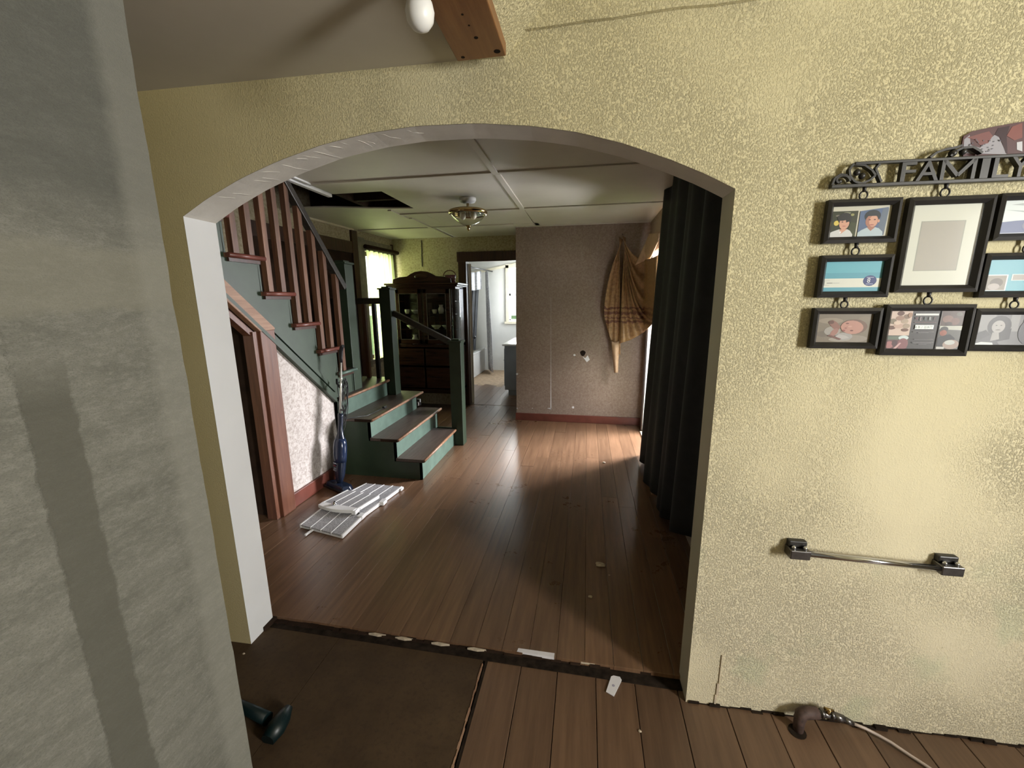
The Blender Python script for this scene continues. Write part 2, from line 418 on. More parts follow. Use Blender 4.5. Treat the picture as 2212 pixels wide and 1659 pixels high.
mt['marble'] = marble_cloth(); mt['tub'] = plain('white_enamel', (.72, .71, .68), .2, .05, 5)
mt['darkcurt'] = plain('dark_liner_cloth', (.05, .052, .055), .6, .2, 9)
mt['vanity'] = plain('grey_vanity_paint', (.27, .29, .32), .5, .06, 6)
mt['vtop'] = plain('white_vanity_top', (.80, .80, .80), .15, .05, 9)
mt['dirtfloor'] = plain('bare_subfloor', (.30, .21, .13), .8, .35, 14)
mt['purple'] = plain('dark_red_glass', (.09, .018, .030), .12, .3, 20)
mt['teal'] = plain('dark_teal_plastic', (.002, .010, .011), .4, .2, 12)
mt['paperw'] = plain('white_paper', (.74, .72, .76), .7, .04, 20)
mt['plaster'] = plain('plaster_crumb', (.50, .42, .32), .9, .2, 60)
mt['bulb'] = plain('frosted_white_glass', (.82, .82, .80), .35, .03, 20)
mt['lawn'] = plain('lawn_grass', (.12, .22, .05), .9, .4, 3)
mt['leaf'] = plain('tree_leaves', (.16, .32, .06), .8, .5, 2)
mt['soil'] = plain('mat_grey', (.55, .53, .50), .8, .05, 30)
_flat = {}
def flat(c):
    k = tuple(round(x, 3) for x in c)
    if k not in _flat:
        t = NT('print_ink'); _flat[k] = fin(t, k, .45, .3)
    return _flat[k]
def srgb(r, g, b): return tuple((x/255/12.92 if x/255 <= .04045 else ((x/255+.055)/1.055)**2.4) for x in (r, g, b))

# ------------------------------------------------------------------ structure: the arch wall and the front room
ZN = -0.025                                   # front-room floor level
def arch_z(s):
    pts = [(-2.0, 1.928), (-1.879, 1.99), (-1.731, 2.051), (-1.572, 2.102), (-1.384, 2.148), (-1.207, 2.173), (-1.038, 2.184),
           (-.828, 2.179), (-.642, 2.159), (-.492, 2.131), (-.345, 2.089), (-.199, 2.034), (-.084, 1.984), (0.0, 1.94)]
    for (a, za), (b, zb) in zip(pts, pts[1:]):
        if a <= s <= b: return za+(zb-za)*(s-a)/(b-a)
    return 1.93
def adep(s): return .114-.017*s
wall = MB(); TOPZ = 2.8
def wquad(s0, s1, z00, z01, z10=TOPZ, z11=TOPZ):
    wall.add([W(s0, 0, z00), W(s1, 0, z01), W(s1, 0, z11), W(s0, 0, z10)], [(0, 1, 2, 3)])
    wall.add([W(s0, -adep(s0), z00), W(s1, -adep(s1), z01), W(s1, -adep(s1), z11), W(s0, -adep(s0), z10)], [(3, 2, 1, 0)])
NA = 40; SS = [-2+2*i/NA for i in range(NA+1)]
wquad(-3.4, -2.0, -.04, -.04); wquad(0, 2.7, -.04, -.04)
for a, b in zip(SS, SS[1:]): wquad(a, b, arch_z(a), arch_z(b))
wf = build('wall_front', wall, mt['stucco'])
tag(wf, 'yellow stuccoed wall pierced by the broad arched opening', 'wall', kind='structure')
lin = MB()                                    # soffit lining of the arch, with little folds in the paint
for a, b in zip(SS, SS[1:]):
    rows = 5; vs = []
    for s in (a, b):
        for j in range(rows+1):
            o = -adep(s)*j/rows; vs.append(W(s, o+.001*(j == 0), arch_z(s)-.0015))
    lin.add(vs, [(j, j+1, rows+2+j, rows+1+j) for j in range(rows)], 0, True)
build('arch_lining', lin, mt['lining'], wf)
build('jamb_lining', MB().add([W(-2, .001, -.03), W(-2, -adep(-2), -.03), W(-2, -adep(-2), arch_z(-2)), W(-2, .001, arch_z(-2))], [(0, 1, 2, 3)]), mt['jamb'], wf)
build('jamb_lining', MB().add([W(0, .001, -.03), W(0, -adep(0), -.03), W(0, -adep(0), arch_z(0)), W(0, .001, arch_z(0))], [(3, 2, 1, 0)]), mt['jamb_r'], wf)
rnd = random.Random(3)
fold = MB()
for i in range(20):
    s = -1.85+1.3*i/26+rnd.uniform(-.03, .03); L = rnd.uniform(.3, .9)
    pts = [W(s+.05*q*rnd.uniform(.4, 1.2), -adep(s)*(.05+L*q), arch_z(s+.03*q)-.0008) for q in (0, .35, .7, 1)]
    fold.tube(pts, [.0003, .0009, .0008, .0003], 5)
o = build('paint_wrinkle', fold, mt['lining'], wf); o['kind'] = 'stuff'
# the upper board of the wall stands a little proud and ends in a torn lip
lip = MB(); n_ = 34; top = 2.8
pts = [(-.673+i*3.2/n_, 2.427+.032*(i*3.2/n_)+rnd.uniform(-.004, .004)) for i in range(n_+1)]
lip.prism([W(s, .0, z) for s, z in pts]+[W(2.5, .0, top), W(-.28, 0, top)], -WN*.014)
build('upper_board', lip, mt['stucco'], wf)
# base of the wall: ragged dark joint with the floor
jo = MB()
for i in range(60):
    s = .01+i*.04; jo.wbox(s, s+.041, 0, .002+rnd.random()**2*.014, -.03, ZN+.002+rnd.random()**2*.012)
o = build('floor_joint', jo, mt['dark'], wf); o['kind'] = 'stuff'

ck = MB()
for s0, s1, z0, z1 in ((.108, .115, ZN, .03), (.112, .120, .03, .085), (.117, .1185, .085, .22)): ck.wbox(s0, s1, 0, .0035, z0, z1)
build('joint_crack', ck, mt['plaster'], wf)
# grey skim-coated partition close on the left
gx, gy = -1.055, .903
g = MB(); n_ = 70; H = 2.75
col = []
for i in range(n_+1):
    z = ZN+(H-ZN)*i/n_; e = .004*noise.noise(Vector((0, 0, z*9)))+.002*noise.noise(Vector((3, 0, z*40)))
    col.append((z, gy+e))
for (z0, y0), (z1, y1) in zip(col, col[1:]):
    g.add([(gx, -2.6, z0), (gx, y0, z0), (gx, y1, z1), (gx, -2.6, z1)], [(0, 1, 2, 3)])
    g.add([(gx, y0, z0), (gx-.12, y0, z0), (gx-.12, y1, z1), (gx, y1, z1)], [(0, 1, 2, 3)])
    g.add([(gx-.12, -2.6, z0), (gx-.12, y0, z0), (gx-.12, y1, z1), (gx-.12, -2.6, z1)], [(3, 2, 1, 0)])
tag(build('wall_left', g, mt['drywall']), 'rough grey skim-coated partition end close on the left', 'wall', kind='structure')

# front room shell (right wall with its window, rear wall with its window, far left wall)
def wall_with_hole(x, y0, y1, z0, z1, hy0, hy1, hz0, hz1, th, axis='x'):
    m_ = MB()
    def bx(a0, a1, b0, b1):
        if axis == 'x': m_.box(x, x+th, a0, a1, b0, b1)
        else: m_.box(a0, a1, x, x+th, b0, b1)
    bx(y0, hy0, z0, z1); bx(hy1, y1, z0, z1); bx(hy0, hy1, z0, hz0); bx(hy0, hy1, hz1, z1); return m_
tag(build('wall_right', wall_with_hole(2.95, -2.6, 1.70, -.04, 2.8, -1.0, -.25, 1.0, 2.25, .12), mt['stucco']), 'yellow side wall of the front room with the bright window', 'wall', kind='structure')
tag(build('wall_rear', MB().box(-3.3, 3.07, -2.72, -2.6, -.04, 2.8), mt['stucco']), 'yellow rear wall of the front room behind the camera', 'wall', kind='structure')
tag(build('wall_left', MB().box(-2.62, -2.5, -2.6, 1.40, -.04, 2.8), mt['stucco']), 'yellow wall hidden behind the grey partition', 'wall', kind='structure')
CZ = 2.366
cl = MB().box(-3.4, -.44, -2.6, 1.56, CZ, CZ+.05)
tag(build('ceiling', cl, mt['ceil']), 'smooth off-white flat ceiling of the front room left of the beam', 'ceiling', kind='structure')
sl = MB().prism([(-.285, -2.6, 2.36), (.10, -2.6, 2.745), (3.07, -2.6, 2.745), (3.07, -2.6, 2.80), (-.285, -2.6, 2.80)], (0, 4.075, 0))
sl.prism([(-.44, -2.6, CZ), (-.285, -2.6, 2.36), (-.285, -2.6, 2.45), (-.44, -2.6, 2.45)], (0, 4.06, 0))
tag(build('ceiling', sl, mt['stucco']), 'yellow textured ceiling sloping up right of the brown beam', 'ceiling', kind='structure')

# beam: ends just short of the wall
bm = MB().box(-.424, -.268, -2.55, 1.405, 2.336, 2.372)
t_ = tag(build('ceiling_beam', bm, mt['beam'], bevel=.003), 'brown stained timber board running under the front ceiling to the wall', 'beam')
kn = MB()
for x, y, r in ((-.335, 1.30, .006), (-.345, 1.20, .0035), (-.40, 1.385, .006), (-.29, 1.375, .010), (-.34, 1.245, .003)):
    kn.lathe([(r, -.0006), (r, .001)], (x, y, 2.336), 12)
build('knot', kn, mt['dark'], t_)

# lamp holder with a frosted bulb on the ceiling, left of the beam
bp = at(906, 4, 2, 2.285)
t_ = thing('light_bulb', (bp.x, bp.y, CZ), 'frosted white bulb in a white holder on the ceiling left of the beam', 'light bulb')
build('lamp_holder', MB().lathe([(.055, .0), (.055, -.012), (.040, -.025), (.026, -.032), (.026, -.055)], (bp.x, bp.y, CZ), 24), mt['white'], t_)
build('bulb', MB().lathe([(.014, 0), (.016, -.012), (.030, -.034), (.034, -.052), (.031, -.070), (.021, -.084), (.008, -.090), (.0001, -.091)], (bp.x, bp.y, CZ-.05), 24), mt['bulb'], t_)

# ------------------------------------------------------------------ floors
def plank(parent, x0, x1, y0, y1, z, m_, th=.02, rr=rnd):
    dz = rr.uniform(-.0012, .0008); g_ = .0014 if z < 0 else .0007
    b = MB(); zt = z+dz; c = .0015 if z < 0 else .0008
    b.add([(x0+g_, y0, z-th), (x1-g_, y0, z-th), (x1-g_, y1, z-th), (x0+g_, y1, z-th),
           (x0+g_, y0, zt-c), (x1-g_, y0, zt-c), (x1-g_, y1, zt-c), (x0+g_, y1, zt-c),
           (x0+g_+c, y0+c*.6, zt), (x1-g_-c, y0+c*.6, zt), (x1-g_-c, y1-c*.6, zt), (x0+g_+c, y1-c*.6, zt)],
          [(0,1,5,4),(1,2,6,5),(2,3,7,6),(3,0,4,7),(4,5,9,8),(5,6,10,9),(6,7,11,10),(7,4,8,11),(8,9,10,11)])
    return build('plank', b, m_, parent)
ff = build('floor', MB().box(-3.4, 3.07, -2.6, 1.53, ZN-.12, ZN-.02), mt['dark'])
tag(ff, 'bare brown floorboards and linoleum of the front room', 'floor', kind='structure')
xs = [-.405, -.245, -.082, .085, .25, .425, .605, .77, .93, 1.10, 1.27, 1.43, 1.6, 1.76, 1.93, 2.1, 2.27, 2.43, 2.6, 2.77, 2.95]
for x0, x1 in zip(xs, xs[1:]): plank(ff, x0, x1, -2.6, 1.567, ZN, mt['floor2'])
# two linoleum sheets left of the boards, with a ragged edge strip
for x0, x1 in ((-2.5, -1.152), (-1.150, -.425)):
    build('linoleum_sheet', MB().box(x0, x1, -2.6, 1.562, ZN-.018, ZN+.003), mt['lino'], ff)
ed = MB(); rr = random.Random(5)
for i in range(50):
    y = .2+i*.0262; ed.box(-.424+rr.uniform(-.002, .002), -.419+rr.uniform(-.002, .002), y, y+.027, ZN-.01, ZN+.004+rr.uniform(0, .002), 0)
o = build('torn_edge', ed, mt['tan'], ff); o['kind'] = 'stuff'
o = build('seam_gap', MB().box(-.412, -.400, -.2, 1.566, ZN-.01, ZN+.0012), mt['dark'], ff)

hf = build('floor', MB().box(-3.3, .95, 1.53, 6.0, -.14, -.021), mt['dark'])
tag(hf, 'worn glossy brown floorboards of the hall beyond the arch', 'floor', kind='structure')
bw = .1275; x = -3.15; k = 0
rr = random.Random(11)
while x < .80:
    cuts = [1.580]
    y = 1.60+rr.uniform(.8, 2.6)
    while y < 5.6: cuts.append(y); y += rr.uniform(1.4, 2.4)
    cuts.append(6.0)
    for y0, y1 in zip(cuts, cuts[1:]): plank(hf, x, x+bw, y0, y1, 0, mt['floor'], .02, rr)
    x += bw
# threshold: broken dark strip between the floors
th = MB()
for i in range(46):
    X0 = -1.56+i*.0438; X1 = X0+.045; q = (X0+1.56)/2.0; yb = 1.572+.026*q
    th.box(X0, X1, yb-.010-rr.uniform(0, .008), 1.60, ZN-.03, -.006-rr.uniform(0, .010))
ts = build('threshold_edge', th, mt['void'], hf); ts['kind'] = 'stuff'
th2 = MB()
for i in range(7):
    X0 = .02+i*.064; th2.box(X0, X0+rr.uniform(.045, .066), 1.583+.0012*i-rr.uniform(-.004, .004), 1.592, -.012, -.001-rr.uniform(0, .003))
for i in range(4):
    X0 = -1.05+i*.17+rr.uniform(0, .05); th2.prism([(X0, 1.566, -.014), (X0+.05, 1.562, -.014), (X0+.09, 1.571, -.014), (X0+.03, 1.574, -.014)], (0, 0, .010))
o = build('threshold_splinter', th2, mt['plaster'], hf); o['kind'] = 'stuff'
block = MB().prism([(-1.575, 1.515, ZN-.01), (-1.545, 1.50, ZN-.01), (-1.535, 1.60, ZN-.01), (-1.60, 1.60, ZN-.01)], (0, 0, .034))
build('threshold_block', block, mt['void'], hf)

# ------------------------------------------------------------------ hall walls and ceiling
def lx(y): return -2.895-.075*(5.95-y)            # slightly skewed left wall
HZ = 2.5
def lw(y, dx, z): return Vector((lx(y)+dx, y, z))
lwall = MB()
def lquad(y0, y1, z0, z1, dx=0, th=.12, mi=0):
    lwall.prism([lw(y0, dx, z0), lw(y1, dx, z0), lw(y1, dx, z1), lw(y0, dx, z1)], (-th, 0, 0), mi)
WY0, WY1, WZ0, WZ1 = 5.22, 5.90, .80, 2.26
lquad(1.55, WY0, -.05, 3.45); lquad(WY1, 6.1, -.05, 3.45); lquad(WY0, WY1, -.05, WZ0); lquad(WY0, WY1, WZ1, 3.45)
LW = tag(build('wall_left', lwall, mt['paper3']), 'tan papered far left wall behind the stairs', 'wall', kind='structure')

bwall = MB()
BY = 5.95; DX0, DX1, DZ = -1.765, -.86, 2.165
bwall.box(-3.05, DX0, BY, BY+.10, -.02, HZ); bwall.box(DX0, DX1, BY, BY+.10, DZ, HZ); bwall.box(DX1, -.60, BY, BY+.10, -.02, HZ)
BW = tag(build('wall_back', bwall, mt['paper3']), 'tan papered back wall behind the china cabinet', 'wall', kind='structure')
cwall = MB().box(-.906, .86, 5.292, 5.42, -.02, HZ).box(-.906, -.78, 5.42, 5.95, -.02, HZ)
CW = tag(build('wall_back', cwall, mt['paper']), 'brown mottled papered wall facing the arch, with a hole in it', 'wall', kind='structure')
# the wallpaper seam, the hole and its torn paper, small chips
cpt = lambda px, py, d=0: at(px, py, 1, 5.292-d)
sm = MB()
P = [cpt(1190, y, .001) for y in (640, 700, 750, 800, 860, 884)]
ws = [.0004, .0006, .0010, .002, .004, .006]
for (a, wa), (b, wb) in zip(zip(P, ws), zip(P[1:], ws[1:])):
    sm.add([a+Vector((-wa, 0, 0)), a+Vector((wa, 0, 0)), b+Vector((wb, 0, 0)), b+Vector((-wb, 0, 0))], [(0, 1, 2, 3)])
a = cpt(1190, 884, .001); sm.add([a+Vector((-.05, 0, .012)), a+Vector((.006, 0, -.006)), a+Vector((.006, 0, .02))], [(0, 1, 2)])
build('torn_seam', sm, mt['jamb'], CW)
h_ = cpt(1259, 763, .002)
build('wall_hole', MB().prism([h_+Vector((.034*math.cos(q)*(1+.15*math.sin(3*q)), 0, .037*math.sin(q))) for q in [2*PI*i/14 for i in range(14)]], (0, .02, 0)), mt['dark'], CW)
c_ = cpt(1266, 772, .004)
build('torn_flap', MB().prism([c_+Vector(p) for p in ((-.045, 0, .01), (-.01, 0, -.01), (.02, 0, .028), (.048, 0, -.030), (.012, 0, -.062), (-.01, 0, -.035))], (0, .003, 0)), mt['jamb'], CW)
ch = MB()
for px, py, r in ((1241, 767, .014), (1238, 880, .016), (1117, 808, .014), (1117, 882, .008), (1150, 882, .005)):
    p = cpt(px, py, .002); ch.prism([p+Vector((r*math.cos(q)*(.8+.4*rr.random()), 0, r*math.sin(q))) for q in [2*PI*i/8 for i in range(8)]], (0, .003, 0))
build('paper_chip', ch, mt['jamb'], CW)
bb = tag(build('baseboard_back', MB().box(-.915, .72, 5.272, 5.293, 0, .10), mt['red'], bevel=.004), 'red-brown baseboard under the mottled wall with the hole', 'baseboard', kind='structure')

# right wall with the door opening that lets in the light
RX = .715; OY0, OY1, OZ = 4.10, 5.02, 2.12
rwall = MB().box(RX, RX+.14, 1.56, OY0, -.02, HZ).box(RX, RX+.14, OY1, 5.30, -.02, HZ).box(RX, RX+.14, OY0, OY1, OZ, HZ)
RW = tag(build('wall_right', rwall, mt['paper']), 'brown papered right wall of the hall with the open side door', 'wall', kind='structure')
dj = MB().box(RX-.004, RX+.16, OY1-.022, OY1+.001, 0, OZ).box(RX-.004, RX+.16, OY0-.001, OY0+.022, 0, OZ).box(RX-.004, RX+.16, OY0, OY1, OZ-.022, OZ+.001)
d_ = tag(build('door_1', dj, mt['jamb']), 'white-lined frame of the open side door at the right', 'door', kind='structure')
build('casing', MB().box(RX-.018, RX+.001, OY1, OY1+.09, 0, OZ+.09).box(RX-.018, RX+.001, OY0-.09, OY0, 0, OZ+.09), mt['brown'], d_, bevel=.003)
build('sill', MB().box(RX-.03, RX+.2, OY0+.02, OY1-.02, -.02, .012), mt['cream'], d_, bevel=.003)
tag(build('board', MB().prism([(.575, 3.30, 0), (.665, 3.27, 0), (.655, 3.92, 0), (.600, 3.95, 0)], (0, 0, .02)), mt['tan']), 'short worn board on the floor under the black drape', 'board')

# hall ceiling: panels with battens over the joints; open stairwell and a torn hole on the left
CE = build('ceiling', MB().box(-1.72, .86, 1.56, 6.05, HZ+.035, HZ+.06), mt['void'])
tag(CE, 'panelled off-white hall ceiling with a missing piece by the stairs', 'ceiling', kind='structure')
def panel(rects):
    b = MB()
    for x0, x1, y0, y1 in rects: b.box(x0, x1, y0, y1, HZ, HZ+.012)
    return build('ceiling_panel', b, mt['ceil2'], CE)
gp = .004
panel([(-2.17, -.675-gp, 1.56, 3.09-gp)]); panel([(-.675+gp, .86, 1.56, 3.09-gp)])
panel([(-2.17, -.665-gp, 3.09+gp, 3.41), (-1.722, -.665-gp, 3.41, 4.30-gp)]); panel([(-.665+gp, .86, 3.09+gp, 4.28-gp)])
b = MB()                                               # the panel behind the hole, its front edge torn
prev = None; xs_ = [-3.25, -3.0, -2.75, -2.55, -2.35, -2.15, -1.95, -1.80, -1.722]
ys_ = [3.86, 3.85, 3.83, 3.84, 3.90, 3.97, 4.02, 4.05, 4.06]
P0 = [(x, y, HZ) for x, y in zip(xs_, ys_)]+[(-1.722, 5.10, HZ), (-3.25, 5.10, HZ)]
b.prism(P0, (0, 0, .012)); build('ceiling_panel', b, mt['ceil2'], CE)
panel([(-1.722+gp, -.655-gp, 4.30+gp, 5.10-gp)]); panel([(-.655+gp, .86, 4.28+gp, 5.292)])
panel([(-3.25, -1.9-gp, 5.10+gp, 5.96)]); panel([(-1.9+gp, -.6, 5.10+gp, 5.96)])
bt = lambda x0, x1, y0, y1: build('batten', MB().box(x0, x1, y0, y1, HZ-.011, HZ+.002), mt['ceil2'], CE, bevel=.002)
bt(-2.15, -.70, 3.07, 3.112); bt(-.70, -.655, 1.58, 3.112); bt(-.655, .71, 3.07, 3.11)
bt(-.69, -.645, 3.112, 4.26); bt(-1.98, -.70, 4.275, 4.315); bt(-.70, .71, 4.26, 4.295)
bt(-2.01, -1.97, 4.08, 4.50); bt(-1.97, -1.93, 4.50, 5.94); bt(-2.93, -.90, 5.08, 5.112); bt(-.906, .71, 5.262, 5.29)
# white double strip along the stairwell edge
build('stairwell_trim', MB().box(-2.225, -2.185, 2.0, 3.42, HZ-.022, HZ+.012).box(-2.165, -2.135, 2.0, 3.10, HZ-.012, HZ+.002), mt['white'], CE, bevel=.003)
build('stairwell_trim', MB().prism([lw(4.1, .03, HZ-.02), lw(5.0, .03, HZ-.02), lw(5.0, .03, HZ+.001), lw(4.1, .03, HZ+.001)], (-.03, 0, 0)), mt['cream'], CE)
# void above: upper stairwell walls, joists; unseen cap added to block light
up = MB().box(-3.4, -1.60, 1.50, 1.56, HZ, 3.5).box(-1.66, -1.60, 1.56, 4.3, HZ+.05, 3.5).box(-3.4, -1.60, 4.30, 4.36, HZ+.05, 3.5).box(-3.4, -1.6, 1.5, 4.36, 3.45, 3.5)
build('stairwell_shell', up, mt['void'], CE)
for y in (3.30, 3.72, 4.14): build('joist', MB().box(-2.16, -1.67, y, y+.045, HZ+.014, HZ+.20), mt['void'], CE)
jb = MB().box(-2.20, -2.16, 1.56, 4.28, HZ+.014, HZ+.2)
build('joist', jb, mt['void'], CE)

# dark doorway on the left wall, beyond the stairs
d2 = thing('door_2', (lx(4.5), 4.5, 0), 'dark brown framed doorway in the left wall beyond the stairs', 'door', kind='structure')
def lbox(y0, y1, z0, z1, dx0, dx1): return MB().prism([lw(y0, dx0, z0), lw(y1, dx0, z0), lw(y1, dx0, z1), lw(y0, dx0, z1)], (dx1-dx0, 0, 0))
build('head_casing', lbox(3.45, 4.95, 2.20, 2.34, 0, .025), mt['brown'], d2)
build('casing', lbox(4.95, 5.06, 0, 2.48, 0, .03), mt['brown'], d2)
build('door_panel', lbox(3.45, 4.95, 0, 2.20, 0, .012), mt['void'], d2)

# window on the left wall with its sheer curtain
w1 = thing('window_1', (lx(5.5), 5.5, WZ0), 'left window glowing yellow-green behind a sheer curtain', 'window', kind='structure')
build('casing', lbox(5.07, WY0, .7, 2.42, 0, .022), mt['greytrim'], w1, bevel=.003)
build('casing', lbox(WY0, WY1, WZ1, 2.40, 0, .022), mt['greytrim'], w1, bevel=.003)
build('casing', lbox(WY1, 5.945, .7, 2.42, 0, .022), mt['brown'], w1)
build('sill', lbox(5.10, 5.93, WZ0-.06, WZ0, 0, .05), mt['greytrim'], w1)
fr = MB()
for y0, y1, z0, z1 in ((WY0, WY0+.05, WZ0, WZ1), (WY1-.05, WY1, WZ0, WZ1), (WY0, WY1, WZ0, WZ0+.05), (WY0, WY1, WZ1-.05, WZ1), (WY0, WY1, 1.53, 1.58)):
    fr.prism([lw(y0, -.09, z0), lw(y1, -.09, z0), lw(y1, -.09, z1), lw(y0, -.09, z1)], (.03, 0, 0))
build('sash', fr, mt['brown'], w1)
build('pane', MB().add([lw(WY0, -.075, WZ0), lw(WY1, -.075, WZ0), lw(WY1, -.075, WZ1), lw(WY0, -.075, WZ1)], [(0, 1, 2, 3)]), mt['glass'], w1)
rl = lw(5.12, .092, 2.30); rl2 = lw(5.93, .092, 2.30)
tag(build('roller_blind', MB().tube([rl, rl2], .028, 12), mt['void']), 'dark rolled-up blind above the sheer curtain of the left window', 'blind')
def shf(u, v):
    y = 5.235+.66*u; z = 2.27-1.49*v
    return lw(y, .030+.012*math.sin(u*38+1.5*math.sin(v*3))+.004*math.sin(u*90), z)
tag(build('sheer_curtain', MB().sheet(shf, 80, 24), mt['sheer']), 'white sheer curtain lit from behind at the left window', 'curtain')

# bathroom door casing and head
d3 = thing('door_3', (DX0, BY, 0), 'dark brown doorway to the bright bathroom', 'door', kind='structure')
build('casing', MB().box(DX0-.105, DX0+.012, BY-.025, BY+.001, 0, DZ), mt['brown'], d3, bevel=.003)
build('head_casing', MB().box(DX0-.12, -.80, BY-.03, BY+.001, DZ-.012, DZ+.125), mt['brown'], d3, bevel=.003)
build('jamb', MB().box(DX0-.01, DX0+.012, BY, BY+.11, 0, DZ), mt['brown'], d3)
hg = Vector((DX0+.014, BY+.115, 0)); dv = Vector((-.300, .954, 0)).normalized(); dn = Vector((dv.y, -dv.x, 0))
dl = MB().box(0, .78, 0, .036, .015, DZ-.03, 0, lambda p: hg+dv*p.x+dn*p.y+Vector((0, 0, p.z)))
ds = build('door_leaf', dl, mt['white'], d3)
build('knob', MB().lathe([(.022, 0), (.011, .006), (.009, .030), (.024, .040), (.028, .052), (.022, .064), (.0001, .068)], hg+dv*.71+dn*.036, 16, 0, lambda p: dn*p.z+dv*p.x+Vector((0, 0, p.y+.98))), mt['blackpl'], ds)

# ------------------------------------------------------------------ staircase
ST = thing('staircase', (-1.43, 3.26, 0), 'green painted turned staircase with brown treads and balusters at the left', 'staircase')
YN, YF = 3.262, 4.34
rx = [-1.432, -1.672, -1.915, -2.205]; tz = [.193, .375, .552, .735]
side = [(-1.432, YN, 0), (-1.432, YN, tz[0]-.03), (-1.672, YN, tz[0]-.03), (-1.672, YN, tz[1]-.03), (-1.915, YN, tz[1]-.03), (-1.915, YN, tz[2]-.03), (-2.22, YN, tz[2]-.03), (-2.22, YN, 0)]
build('side_panel', MB().prism(side, (0, .018, 0)), mt['green'], ST)
side2 = [Vector((p[0], YF-.03, p[2])) for p in side]
build('side_panel', MB().prism(side2, (0, .018, 0)), mt['green'], ST)
tops = [0]+tz
for i in range(4):
    y0 = YN if i < 3 else YN+.01
    build('riser', MB().box(rx[i]-.02, rx[i], y0, YF-.012, tops[i]-(.03 if i else 0), tz[i]-.028), mt['green_lit'], ST)
ends = [4.185, 4.385, 4.445]
for i in range(3):
    b = MB().box(rx[i+1]-.005, rx[i]+.026, YN-.004, ends[i], tz[i]-.028, tz[i]); tr = build('tread', b, mt['tread'], ST, bevel=.004)
    build('nosing', MB().tube([(rx[i]+.024, YN-.003, tz[i]-.012), (rx[i]+.024, ends[i], tz[i]-.012)], .0135, 8), mt['nosing'], tr)
    if i: build('nosing_return', MB().box(rx[i]-.14, rx[i]+.02, YN-.010, YN-.003, tz[i]-.026, tz[i]-.003), mt['void'], tr)
ld = build('landing', MB().box(-3.12, rx[3]+.026, 3.30, YF+.0, tz[3]-.03, tz[3]), mt['tread'], ST, bevel=.003)
build('nosing', MB().tube([(rx[3]+.024, YN+.01, tz[3]-.013), (rx[3]+.024, 4.20, tz[3]-.013)], .0135, 8), mt['nosing'], ld)
build('landing_skirt', MB().box(-3.10, -2.22, YF-.03, YF-.012, 0, tz[3]-.03), mt['green'], ST)
# upper flight: open stringer in plane x = SX
SX = -2.24; run = .262; rise = .235
stp = [(3.34-run*k, .965+rise*k) for k in range(7)]          # back edge y of tread k .. and its height
for k in range(7):
    yb, z = stp[k]                                            # tread k spans yb .. yb+run(+nosing)
    y1 = yb+run+.028 if k else 3.60
    tr = build('tread', MB().box(-3.15, SX+.035, yb-.006, y1, z-.030, z), mt['tread'] if k == 0 else mt['baluster'], ST, bevel=.004)
    build('nosing_return', MB().tube([(SX+.035, yb-.01, z-.014), (SX+.035, y1, z-.014)], .0155, 8), mt['red'] if k else mt['green_lit'], tr)
    build('cove', MB().box(SX+.002, SX+.020, yb+.01, y1-.025, z-.052, z-.030), mt['brown'], tr)
    build('riser', MB().box(-3.12, SX, y1-.034, y1-.016, z-rise, z-.028), mt['green'], ST)
# stringer face: stepped top, sloping bottom
def zl(y): return 1.293+(y-2.602)*(-.905)                     # lower edge line of the stringer
pts = []
for k in range(6, -1, -1):
    yb, z = stp[k]; y1 = yb+run if k else 3.575
    pts += [(yb, z-.03), (y1-.004, z-.03)]
pts2 = [(1.75, stp[6][1]-.03)]+pts+[(3.575, .705), (3.262, .705), (3.262, zl(3.262)), (1.75, zl(1.75))]
build('stringer', MB().prism([(SX, y, z) for y, z in pts2], (-.03, 0, 0)), mt['green'], ST)
mo = MB()
for off, w2, d_ in ((.012, .024, .030), (.046, .030, .016), (.082, .026, .024), (.104, .012, .012)):
    a = Vector((SX, 1.8, zl(1.8)+off*1.35)); b_ = Vector((SX, 3.262, zl(3.262)+off*1.35))
    mo.beam(a+Vector((d_/2, 0, 0)), b_+Vector((d_/2, 0, 0)), d_, w2, (0, 0, 1))
build('stringer_moulding', mo, mt['green'], ST)
# balusters of the upper flight, two per tread, up to the rail
ra = Vector((SX-.005, 2.90, 2.488)); rb = Vector((SX-.005, 3.56, 1.722))
def rail_z(y): return ra.z+(rb.z-ra.z)*(y-ra.y)/(rb.y-ra.y)
for k in range(7):
    yb, z = stp[k]
    for j, dy in enumerate((.060, .186)):
        y = yb+dy+(.02 if k == 0 else 0)
        if k == 0 and j == 1: continue
        zt = min(rail_z(y+.02)-.02, 2.95)
        b = MB().box(SX-.028, SX+.014, y, y+.044, z, zt)
        build('baluster', b, mt['baluster'], ST)
hr = MB().beam(ra+(ra-rb)*1.0, rb, .062, .055, (0, 0, 1))
build('handrail', hr, mt['rail'], ST, bevel=.006)
# newel posts with caps
def newel(x0, x1, y0, y1, z0, z1, cap=.012):
    p = build('newel_post', MB().box(x0, x1, y0, y1, z0, z1), mt['green'], ST, bevel=.003)
    c = MB().box(x0-cap, x1+cap, y0-cap, y1+cap, z1, z1+.018).box(x0+.02, x1-.02, y0+.02, y1-.02, z1+.018, z1+.034)
    build('newel_cap', c, mt['green'], p, bevel=.003)
newel(-1.455, -1.325, 4.188, 4.315, 0, 1.160)
newel(-2.235, -2.108, 4.205, 4.335, tz[2], 1.722)
newel(-2.372, -2.238, 3.60, 3.735, tz[3], 1.945)
build('handrail', MB().beam((-2.108, 4.262, 1.472), (-1.455, 4.255, 1.155), .055, .062), mt['rail'], ST, bevel=.006)
build('handrail', MB().beam((lx(4.26), 4.265, 1.598), (-2.235, 4.265, 1.604), .05, .066), mt['rail'], ST, bevel=.005)
